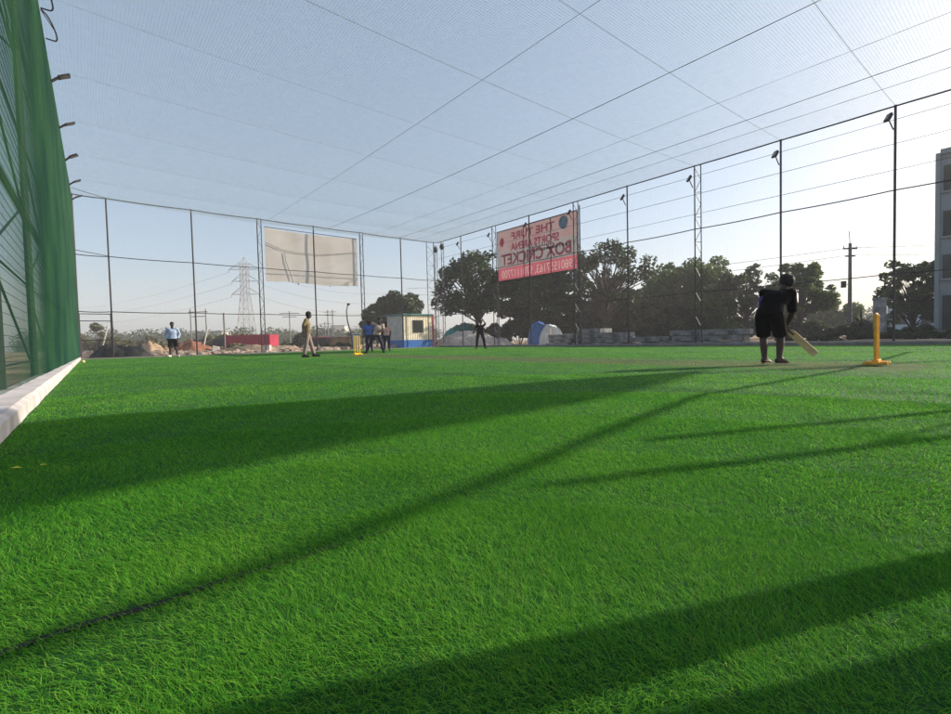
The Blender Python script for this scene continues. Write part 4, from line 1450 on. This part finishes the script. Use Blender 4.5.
# palm-like spiky plant by the electricity pole
sp = empty('spiky_plant', (*P(862, 38), -0.1), label='spiky palm-like plant right of the electricity pole', cat='plant')
mb = MB()
for k in range(34):
    a = random.uniform(0, 6.28)
    e = random.uniform(0.25, 1.3)
    L = random.uniform(1.2, 2.3)
    d = Vector((math.cos(a)*math.cos(e), math.sin(a)*math.cos(e), math.sin(e)))
    sdv = d.cross(Vector((0, 0, 1))).normalized()*0.06
    p0 = Vector((0, 0, 0.9))
    p1 = p0+d*L*0.55
    p2 = p0+d*L+Vector((0, 0, -0.35*L*math.cos(e)))
    mb.add([p0-sdv*0.5, p0+sdv*0.5, p1+sdv, p1-sdv, p2], [(0, 1, 2, 3), (3, 2, 4)])
mb.build('fronds', M['leaf'], sp)
MB().tube([(0, 0, 0), (0, 0, 0.95)], [0.14, 0.1], 8).build('trunk', M['bark'], sp)

# ------------------------------------------------------------------ buildings on the right
bd = empty('apartment_building', (47.8, 5.5, 0), label='grey multi-storey building at the right edge behind the fence', cat='building')
# facade faces -X; local y runs negative towards the camera side
mb = MB()
H = 12.9
mb.box((0, -20, -0.2), (14, -0.25, H))
mb.build('wall', M['building'], bd)
mb = MB()
mb.box((-0.12, -0.249, -0.2), (3, 0.0, H+0.15))
mb.build('corner_pillar', M['building'], bd)
mb = MB()
mb.box((-0.25, -20, H+0.005), (14.2, -0.26, H+0.35))
mb.build('parapet', M['building'], bd)
for r, (z0_, z1_) in enumerate(((4.1, 5.8), (7.1, 8.9), (10.3, 12.1))):
    for c_ in range(6):
        y1_ = -0.42-c_*3.2
        mb = MB()
        mb.box((-0.06, y1_-2.4, z0_), (-0.003, y1_, z1_))
        w_ = mb.build('window', M['dark_glass'], bd)
        mb = MB()
        mb.box((-0.20, y1_-2.5, z0_-0.14), (-0.004, y1_+0.1, z0_-0.004))
        mb.box((-0.09, y1_-1.24, z0_), (-0.062, y1_-1.16, z1_))
        mb.build('window_frame', M['building'], w_)
mb = MB()
mb.box((-0.05, -19, 0.4), (-0.003, -0.42, 2.9))
mb.build('window', M['dark_glass'], bd)
lb = empty('low_building', (*P(925, 62), 0), math.radians(0), label='low pale blue building behind the leaning tree', cat='building')
mb = MB()
mb.box((-1, -9, -0.2), (8, 3.6, 4.0))
mb.build('wall', M['building2'], lb)
mb = MB()
mb.box((-1.3, -9.3, 4.002), (8.3, 3.9, 4.25))
mb.build('roof', M['building'], lb)
for k in range(4):
    mb = MB()
    mb.box((-1.06, 1.7-k*2.6, 1.2), (-1.003, 2.8-k*2.6, 2.8))
    mb.build('window', M['dark_glass'], lb)
pl = empty('gate_pillar', (*P(880, 31), 0), 0, label='square grey masonry pillar behind the near stumps', cat='pillar')
mb = MB()
mb.box((-0.3, -0.3, -0.2), (0.3, 0.3, 2.45))
mb.build('shaft', M['slab'], pl, bevel=0.02)
mb = MB()
mb.box((-0.34, -0.34, 2.452), (0.34, 0.34, 2.60))
mb.build('cap', M['slab'], pl, bevel=0.02)


# ------------------------------------------------------------------ electricity poles
def epole(name, label, px, zc, top, r=0.13, twin=0.0, arm=1.6, group='electricity poles', mt='concrete', lean=0.0):
    x, y = P(px, zc)
    h = Zat(px, top, zc)
    o = empty(name, (x, y, 0), -PSI, label=label, cat='pole', group=group)
    offs = (-twin/2, twin/2) if twin else (0,)
    for q in offs:
        MB().tube([(q, 0, -0.2), (q+lean, 0, h)], [r, r*0.7], 8).build('pole', M[mt], o)
    mb = MB()
    mb.box((-arm/2+lean, -0.05, h-0.55), (arm/2+lean, 0.05, h-0.43))
    if arm > 0.5:
        mb.box((-arm/2*0.7+lean, -0.05, h-1.25), (arm/2*0.7+lean, 0.05, h-1.14))
    mb.build('cross_arm', M['steel'], o)
    mb = MB()
    for q in (-0.46, 0, 0.46):
        mb.tube([(q*arm+lean, 0, h-0.44), (q*arm+lean, 0, h-0.22)], [0.05, 0.035], 6)
    mb.build('insulator', M['white_wall'], o)
    return o


o = epole('electricity_pole', 'tall electricity pole with short cross arms right of the batter', 850, 45, 244, r=0.19, arm=1.3)
mb = MB()
mb.box((-0.75, -0.15, 4.6), (-0.45, 0.15, 5.2))
mb.tube([(-0.5, 0, 4.9), (0, 0, 4.9)], 0.03)
mb.tube([(0, 0, Zat(850, 244, 45)-0.1), (-0.1, 0, Zat(850, 232, 45))], 0.03)
mb.build('meter_box', M['steel'], o)
epole('electricity_pole', 'twin-pole electricity frame right of the man in light blue', 200, 75, 309, r=0.11, twin=2.4, arm=3.0)
epole('electricity_pole', 'thin electricity pole left of the walking man', 291, 95, 311, r=0.12, arm=4.0)
epole('electricity_pole', 'short hazy electricity pole right of the walking man', 326, 120, 322, r=0.14, arm=3.2)
epole('electricity_pole', 'taller hazy electricity pole right of the walking man', 331.5, 120, 310, r=0.16, twin=1.2, arm=3.2)
x, y = P(225.5, 42)
mb = MB()
mb.tube([(0, 0, -0.2), (0, 0, Zat(225.5, 313, 42))], 0.07, 6)
o = mb.build('bare_post', M['concrete'], label='bare grey post left of the steel tower', cat='post')
o.location = (x, y, 0)
for k, (px, zc, top, dxp, lab) in enumerate(((100, 40, 325, 10, 'pale leaning prop pole seen beside the corner gate'), (202, 36, 327, 7, 'pale leaning prop pole beside the fence post'))):
    x, y = P(px, zc)
    h = Zat(px, top, zc)
    o = MB().tube([(0, 0, -0.2), (dxp/F*zc, 0, h)], 0.05, 6).build('prop_pole', M['grey_wall'], label=lab, cat='pole', group='pale leaning poles')
    o.location = (x, y, 0)
    o.rotation_euler = (0, 0, -PSI)
# curved lamp post
x, y = P(351, 46)
sl_ = empty('street_lamp', (x, y, 0), -PSI, label='dark curved lamp post left of the bowler', cat='street lamp')
hh = Zat(349, 305, 46)
MB().tube([(0.25, 0, -0.2), (0.12, 0, hh*0.3), (-0.22, 0, hh*0.62), (-0.3, 0, hh*0.85), (-0.15, 0, hh)], [0.075, 0.065, 0.055, 0.05, 0.045], 7).build('pole', M['steel'], sl_)
MB().ball((-0.08, 0, hh+0.05), (0.17, 0.14, 0.12), 8).build('lamp_head', M['steel'], sl_, smooth=True)

# lattice floodlight mast and slim pole at the far right corner
for px, zc, top, lab in ((437.5, 39.0, 246, 'slim lattice mast at the corner beside the cabin'), (444, 38.5, 243, 'thin mast with a round lamp at the far corner')):
    x, y = P(px, zc)
    mo = empty('lamp_mast', (x, y, 0), 0.3, label=lab, cat='mast', group='lamp masts at the far corner')
    h = Zat(px, top, zc)
    mb = MB()
    lattice(mb, (0, 0), (1, 0), 0.30, h, r=0.028, step=0.5)
    mb.build('mast', M['steel'], mo)
    MB().ball((0.1, 0, h-0.35), (0.2, 0.2, 0.26), 8).build('lamp_head', M['steel'], mo, smooth=True)

# power lines: each span is a thing
pA = P(850, 45)
zt = Zat(850, 244, 45)
for k, (bx, by, bz, dz) in enumerate(((70, -12, zt+1.0, -0.4), (70, -12, zt-0.3, -1.1), (38, 62, zt-0.2, -0.4), (38, 62, zt-1.2, -1.1))):
    lab = ['upper power line running right from the tall electricity pole', 'lower power line running right from the tall electricity pole',
           'upper power line running left from the tall electricity pole', 'lower power line running left from the tall electricity pole'][k]
    wire('power_line', (pA[0], pA[1], zt+dz), (bx, by, bz), 0.018, None, M['cable'], sag=0.9, n=20, label=lab, cat='cable', group='power lines beyond the fence')

# ------------------------------------------------------------------ steel transmission tower
def pylon(label, px, zc, top, wtop, wbase, arms):
    x, y = P(px, zc)
    h = Zat(px, top, zc)
    o = empty('transmission_tower', (x, y, -0.1), -PSI, label=label, cat='tower')
    mb = MB()
    def cw(z):
        t = z/h
        return (wbase+(wtop-wbase)*min(1, t/0.62))/2
    levels = [0]
    z = 0
    while z < h*0.9:
        z += max(1.4, cw(z)*1.9)
        levels.append(min(z, h*0.92))
    cor = [(-1, -1), (1, -1), (1, 1), (-1, 1)]
    r = 0.12
    for i in range(len(levels)-1):
        a, b = levels[i], levels[i+1]
        for k in range(4):
            c0, c1 = cor[k], cor[(k+1) % 4]
            p = lambda c, z_: (c[0]*cw(z_), c[1]*cw(z_), z_)
            mb.tube([p(c0, a), p(c0, b)], r, 4)
            mb.tube([p(c0, a), p(c1, b)], r*0.55, 4)
            mb.tube([p(c1, a), p(c0, b)], r*0.55, 4)
            mb.tube([p(c0, b), p(c1, b)], r*0.55, 4)
    for k in range(4):
        mb.tube([(cor[k][0]*cw(h*.92), cor[k][1]*cw(h*.92), h*0.92), (0, 0, h)], r*0.7, 4)
    mb.build('lattice_body', M['tower'], o)
    for za, hw in arms:
        for s in (-1, 1):
            mb = MB()
            z = h*za
            c = cw(z)
            tip = (s*hw, 0, z)
            for yy_ in (-1, 1):
                mb.tube([(s*c, yy_*c, z), tip], r*0.7, 4)
                mb.tube([(s*c, yy_*c, z+2.3), tip], r*0.7, 4)
            mb.build('cross_arm', M['tower'], o)
            mb = MB()
            mb.tube([tip, (tip[0], 0, z-1.0)], 0.07, 5)
            mb.build('insulator', M['steel'], o)
    return o


pylon('tall steel lattice transmission tower left of the beige banner', 248, 170, 257, 2.2, 5.6, ((0.86, 5.6), (0.73, 4.6), (0.585, 4.9)))
tx, ty = P(248, 170)
for k, (za, s) in enumerate(((0.83, -5.4), (0.70, -4.5), (0.555, -4.7))):
    h = Zat(248, 257, 170)
    a = (tx+RT[0]*s, ty+RT[1]*s, h*za)
    b = P(40, 330)
    wire('power_line', a, (b[0], b[1], h*za*1.1), 0.035, None, M['cable'], sag=5, n=20,
         label='%s conductor sagging left from the steel tower' % ('top', 'middle', 'bottom')[k], cat='cable', group='conductors of the steel tower')
    c = P(420, 210)
    wire('power_line', (tx-RT[0]*s, ty-RT[1]*s, h*za), (c[0], c[1], h*za*0.9), 0.035, None, M['cable'], sag=5, n=20,
         label='%s conductor sagging right from the steel tower' % ('top', 'middle', 'bottom')[k], cat='cable', group='conductors of the steel tower')

# ------------------------------------------------------------------ cabin
cb = empty('site_cabin', (18.65, 31.1, 0), 0, label='small cream and grey cabin with a blue base and one dark window', cat='cabin')
CWD, CDP, CH = 2.65, 2.4, 2.52
mb = MB()
mb.box((0, 0, 0.62), (CWD, CDP, CH))
for k in range(13):
    x0 = 0.06+k*0.2
    if 0.85 < x0 < 1.75:
        mb.box((x0, -0.022, 0.62), (x0+0.09, -0.0, 1.18))
        mb.box((x0, -0.022, 2.12), (x0+0.09, -0.0, CH-0.02))
    else:
        mb.box((x0, -0.022, 0.62), (x0+0.09, -0.0, CH-0.02))
mb.build('wall', M['white_wall'], cb, label='cream corrugated front wall')
mb = MB()
for k in range(12):
    y0 = 0.05+k*0.2
    mb.box((-0.024, y0, 0.62), (-0.004, y0+0.1, CH-0.02))
mb.add([(-0.004, 0, 0.62), (-0.004, CDP, 0.62), (-0.004, CDP, CH), (-0.004, 0, CH)], [(0, 3, 2, 1)])
mb.build('wall', M['grey_wall'], cb, label='grey corrugated side wall')
MB().box((-0.03, -0.03, -0.15), (CWD+0.03, CDP+0.03, 0.617)).build('base_panel', M['blue_paint'], cb)
mb = MB()
mb.box((-0.12, -0.12, CH+0.004), (CWD+0.12, CDP+0.12, CH+0.09))
mb.build('roof', M['teal_paint'], cb, bevel=0.01)
mb = MB()
mb.box((CWD-0.01, -0.05, -0.1), (CWD+0.14, 0.08, CH))
mb.build('corner_post', M['red_paint'], cb)
mb = MB()
mb.box((0.90, -0.05, 1.22), (1.72, -0.026, 2.08))
wf = mb.build('window', M['dark_glass'], cb)
mb = MB()
for q in ((0.86, -0.06, 1.18, 0.90, 2.12), (1.72, -0.06, 1.18, 1.76, 2.12)):
    mb.box((q[0], q[1], q[2]), (q[3], -0.024, q[4]))
mb.box((0.9, -0.06, 1.18), (1.72, -0.024, 1.22))
mb.box((0.9, -0.06, 2.08), (1.72, -0.024, 2.12))
for k in range(1, 6):
    mb.tube([(0.9+k*0.137, -0.055, 1.22), (0.9+k*0.137, -0.055, 2.08)], 0.008, 4)
mb.build('window_frame', M['steel'], wf)

# ------------------------------------------------------------------ heaps, slabs, tarpaulins, trucks
def heap(name, label, px, zc, top, wpx, depth, mt, seed, cat, lump=0.25, sink=0.3, group=None):
    x, y = P(px, zc)
    h = Zat(px, top, zc)+sink
    w = wpx/F*zc
    g = random.Random(seed)
    n1, n2 = 44, 22
    ph = [g.uniform(0, 6.28) for _ in range(8)]
    V, I = [], []
    for i in range(n1+1):
        for j in range(n2+1):
            u, v = 2*i/n1-1, 2*j/n2-1
            d = math.sqrt(u*u+v*v)
            b_ = max(0, 1-d**2.2)
            b_ = b_*b_*(3-2*b_)
            nz_ = (math.sin(u*5+ph[0])*math.cos(v*4+ph[1])+0.6*math.sin(u*11+ph[2]+2*v)*math.cos(v*9+ph[3])+0.4*math.sin(u*23+ph[4])*math.cos(v*17+ph[5]))
            V.append((u*w/2, v*depth/2, max(-0.02, h*b_*(1+lump*nz_)*0.92+g.uniform(-0.05, 0.05)*min(1, 2*b_)*(2.0 if mt == M['black_sheet'] else 1.0))))
    for i in range(n1):
        for j in range(n2):
            a = i*(n2+1)+j
            I.append((a, a+n2+1, a+n2+2, a+1))
    o = np_mesh(name, np.array(V), 4, np.array(I).ravel(), mt, smooth=True)
    o.location = (x, y, -sink)
    o.rotation_euler = (0, 0, -PSI)
    return tag(o, label, cat, group)


heap('black_sheet_heap', 'lumpy heap under black plastic sheet behind the corner gate', 121, 25.4, 346, 70, 2.6, M['black_sheet'], 3, 'heap', lump=0.22)
heap('soil_heap', 'heap of red soil right of the man in light blue', 192, 36, 342, 52, 3, M['redsoil'], 4, 'heap', 0.2)
heap('soil_heap', 'pale dirt heap between the black heap and the man in light blue', 152, 38, 345, 44, 3, M['dirt'], 5, 'heap', 0.35)
heap('soil_heap', 'long low dirt bank before the crimson truck body', 260, 37, 346, 110, 3, M['dirt'], 6, 'heap', 0.3)
heap('gravel_heap', 'pale gravel heap behind the fielder in black', 468, 40, 332, 92, 5, M['gravel'], 8, 'heap', 0.12)
heap('gravel_heap', 'smaller gravel heap right of the fielder in black', 497, 40, 338, 40, 4, M['gravel'], 9, 'heap', 0.15)
heap('tarpaulin_heap', 'teal tarpaulin thrown over a mound behind the gravel', 462, 47, 324, 52, 4, M['teal_tarp'], 10, 'tarpaulin', 0.12)

# rubble (beyond counting)
mb = MB()
g = random.Random(12)
def rock(mb, c, r):
    n = 7
    vs = []
    rows = 4
    for i in range(rows+1):
        phh = math.pi*i/rows
        for k in range(n):
            th = 2*math.pi*k/n
            q = r*g.uniform(0.7, 1.2)
            vs.append((c[0]+q*math.sin(phh)*math.cos(th)*1.3, c[1]+q*math.sin(phh)*math.sin(th), c[2]+q*0.7*math.cos(phh)))
    fs = [(i*n+k, (i+1)*n+k, (i+1)*n+(k+1) % n, i*n+(k+1) % n) for i in range(rows) for k in range(n)]
    mb.add(vs, fs)
for k in range(1300):
    px = g.uniform(78, 400)
    zc = 26+18*g.random()**1.3
    x, y = P(px, zc)
    if y < 31.0: continue
    rock(mb, (x, y, g.uniform(-0.1, 0.12)), 0.05+0.30*g.random()**2.6)
for k in range(260):
    px = g.uniform(432, 640)
    zc = 26+16*g.random()
    x, y = P(px, zc)
    if x < 22.2: continue
    rock(mb, (x, y, g.uniform(-0.1, 0.05)), 0.05+0.18*g.random()**3)
tag(mb.build('rubble', M['rock']), kind='stuff')
for k, (px, zc, py, w_, lab) in enumerate(((268, 35, 345, 0.42, 'pale upright block in the rubble left of the walking man'), (282, 37, 346, 0.7, 'flat pale block in the rubble left of the walking man'), (215, 36, 346, 0.5, 'pale block among the scrub below the twin poles'))):
    x, y = P(px, zc)
    o = MB().box((-w_/2, -0.2, -0.2), (w_/2, 0.2, max(0.35, Zat(px, py, zc)))).build('concrete_block', M['kerb'], bevel=0.03, label=lab, cat='block', group='pale blocks in the rubble')
    o.location = (x, y, 0)
    o.rotation_euler = (0, 0.12*k, -PSI+0.3*k)

# white pedestal with a cap behind the bowling stumps
x, y = P(357, 35.5)
o = empty('white_drum', (x, y, 0), label='white drum with a dark band and flat lid behind the far stumps', cat='drum')
h = Zat(357, 333, 35.5)
MB().tube([(0, 0, -0.2), (0, 0, h-0.15)], 0.27, 14).build('drum_body', M['white_tarp'], o)
MB().tube([(0, 0, h-0.149), (0, 0, h-0.09)], 0.25, 14).build('band', M['steel'], o)
MB().tube([(0, 0, h-0.089), (0, 0, h)], 0.34, 14).build('lid', M['white_tarp'], o)

# stone slabs stacked along the fence
grp = 'grey stone slabs stacked beyond the fence'
sb = None
names = ['under the tall thin tree', 'second from the billboard', 'in the middle of the row', 'left of the lattice post', 'between the lattice post and the batter', 'nearest to the batter']
pos = ['bottom', 'second', 'third', 'fourth']
for k in range(6):
    yc = 20.6-k*2.1
    for j in range((3, 4, 3, 2, 3, 3)[k]):
        if sb is None:
            mb = MB()
            nn = 8
            mb.box((-0.55, -1.0, 0), (0.55, 1.0, 0.26))
            sb = o = mb.build('stone_slab', M['slab'], bevel=0.03)
        else:
            o = sb.copy()
            COL.objects.link(o)
        o.location = (24.6+0.35*math.sin(k*2.1)+random.uniform(-.08, .08), yc+random.uniform(-.22, .22), -0.09+j*0.285)
        o.rotation_euler = (0, random.uniform(-.02, .02), random.uniform(-.13, .13))
        o.scale = (1, random.uniform(0.94, 1.06), 1)
        tag(o, '%s grey slab from the ground in the stack %s' % (pos[j], names[k]), 'slab', grp)
# blue and white tarpaulin shelter
x, y = P(545, 36.0)
ts = empty('tarpaulin_shelter', (x, y, 0), -PSI, label='rounded shelter under blue and white tarpaulin at the end of the slabs', cat='shelter')
def dome(x0, x1, h, dep, n=14, mt=None, nm='sheet'):
    mb = MB()
    vs = []
    for i in range(n+1):
        for j in range(7):
            t = math.pi*i/n
            xx_ = (x0+x1)/2-(x1-x0)/2*math.cos(t)
            zz_ = h*math.sin(t)**0.75*(1-0.06*math.sin(j*2.1+i))
            vs.append((xx_, -dep/2+dep*j/6+0.04*math.sin(i*1.7), zz_-0.15))
    mb.add(vs, [(i*7+j, (i+1)*7+j, (i+1)*7+j+1, i*7+j+1) for i in range(n) for j in range(6)])
    # closed front and back
    mb.add([vs[i*7] for i in range(n+1)], [tuple(range(n+1))])
    mb.add([vs[i*7+6] for i in range(n+1)], [tuple(reversed(range(n+1)))])
    return mb.build(nm, mt, ts)
dome(-1.2, 0.25, 1.85, 1.6, mt=M['blue_tarp'], nm='blue_sheet')
dome(-0.55, 1.25, 1.62, 1.9, mt=M['white_tarp'], nm='white_sheet')
MB().box((0.24, -1.05, -0.1), (0.36, -0.95, 1.2)).build('prop', M['white_wall'], ts)

# crimson truck body, far left
x, y = P(253, 50)
tk = empty('tipper_truck', (x, y, 0), -PSI, label='crimson truck body parked beyond the dirt bank', cat='truck')
wv = 44/F*50
mb = MB()
zb, zt_ = 0.35, Zat(253, 335, 50)
mb.box((-wv/2, -1.1, zb), (wv/2, 1.1, zb+0.12))
for s in (-1.1, 1.04):
    mb.box((-wv/2, s, zb+0.122), (wv/2, s+0.06, zt_))
for s in (-wv/2, wv/2-0.06):
    mb.box((s, -1.038, zb+0.122), (s+0.06, 1.038, zt_))
for k in range(8):
    xk = -wv/2+0.15+k*(wv-0.35)/7
    mb.box((xk, -1.16, zb+0.1), (xk+0.1, -1.102, zt_))
mb.build('cargo_body', M['crimson'], tk)
MB().box((-wv/2-1.3, -1.0, 0.3), (-wv/2-0.15, 1.0, 1.25)).build('cab', M['steel'], tk, bevel=0.08)
for xk in (-wv/2-0.8, wv/2-1.3, wv/2-0.5):
    for s in (-1.0, 0.75):
        wh = MB().tube([(xk, s, 0.28), (xk, s+0.25, 0.28)], 0.34, 14).build('wheel', M['black_sheet'], tk)
# brown boarded hut and dark trailer behind the walking man
x, y = P(336, 62)
hu_ = empty('boarded_hut', (x, y, 0), -PSI, label='low hut of orange-brown boards right of the walking man', cat='hut')
mb = MB()
hb = Zat(336, 337, 62)
mb.box((-1.6, -0.9, -0.2), (1.6, 0.9, hb))
for k in range(10):
    mb.box((-1.6+k*0.33, -0.93, 0), (-1.44+k*0.33, -0.902, hb-0.05))
mb.build('wall', M['brick'], hu_)
MB().box((-1.75, -1.05, hb+0.004), (1.75, 1.05, hb+0.12)).build('roof', M['cream'], hu_)
x, y = P(321, 58)
tr_ = empty('dark_trailer', (x, y, 0), -PSI, label='dark parked trailer behind the walking man', cat='trailer')
hb = Zat(321, 338, 58)
MB().box((-0.95, -0.9, 0.45), (0.95, 0.9, hb)).build('body', M['steel'], tr_, bevel=0.05)
MB().box((-0.95, -0.95, hb+0.004), (0.95, 0.95, hb+0.12)).build('lid', M['red_paint'], tr_)
for xk in (-0.55, 0.55):
    MB().tube([(xk, -0.95, 0.33), (xk, -0.7, 0.33)], 0.4, 12).build('wheel', M['black_sheet'], tr_)
# parked dark car behind the man in light blue
x, y = P(195, 60)
ca = empty('parked_car', (x, y, -0.1), -PSI, label='dark car parked beyond the red soil heap', cat='car')
mb = MB()
prof = [(-2.0, 0.35), (-2.0, 0.85), (-1.2, 0.95), (-0.6, 1.42), (0.75, 1.45), (1.35, 0.95), (2.0, 0.85), (2.05, 0.35)]
vs = [(p[0], s, p[1]) for s in (-0.8, 0.8) for p in prof]
mb.add(vs, [tuple(range(8)), tuple(reversed(range(8, 16)))]+[(k, 8+k, 8+(k+1) % 8, (k+1) % 8) for k in range(8)])
mb.build('body', M['c_navy'], ca, bevel=0.05)
MB().add([(-1.0, -0.81, 0.97), (1.15, -0.81, 0.97), (0.68, -0.81, 1.37), (-0.55, -0.81, 1.37)], [(0, 1, 2, 3)]).build('side_window', M['dark_glass'], ca)
for xk in (-1.25, 1.25):
    MB().tube([(xk, -0.86, 0.32), (xk, -0.62, 0.32)], 0.32, 14).build('wheel', M['black_sheet'], ca)
# far pale houses in the haze
for k, (px, zc, top, wpx, lab) in enumerate(((223, 150, 332, 10, 'hazy cream house behind the bare post'), (300, 240, 333, 22, 'hazy far house between the poles'), (340, 260, 326, 14, 'hazy tall far block right of the far poles'), (135, 200, 338, 16, 'hazy low far house left of the man in light blue'))):
    x, y = P(px, zc)
    ho = empty('far_house', (x, y, -0.1), -PSI, label=lab, cat='house', group='hazy houses on the skyline')
    h = Zat(px, top, zc)
    w_ = wpx/F*zc
    MB().box((-w_/2, -3, 0), (w_/2, 3, h)).build('wall', M['cream'], ho)
    MB().box((-w_/2-0.2, -3.2, h+0.004), (w_/2+0.2, 3.2, h+0.4)).build('roof', M['concrete'], ho)
    nW = max(2, int(w_/2.5))
    for q in range(nW):
        xx_ = -w_/2+(q+0.5)*w_/nW
        MB().box((xx_-0.5, -3.06, h*0.5), (xx_+0.5, -3.003, h*0.78)).build('window', M['dark_glass'], ho)

# ------------------------------------------------------------------ haze
HZ = 0.0014
hm = bpy.data.materials.new('haze')
hm.use_nodes = True
hm.node_tree.nodes.clear()
pv = hm.node_tree.nodes.new('ShaderNodeVolumePrincipled')
pv.inputs['Color'].default_value = (0.95, 0.90, 0.93, 1)
pv.inputs['Density'].default_value = HZ
pv.inputs['Anisotropy'].default_value = 0.1
ho = hm.node_tree.nodes.new('ShaderNodeOutputMaterial')
hm.node_tree.links.new(pv.outputs[0], ho.inputs['Volume'])
tag(MB().box((-560, -560, -1.4), (560, 560, 42)).build('haze', hm), kind='stuff')
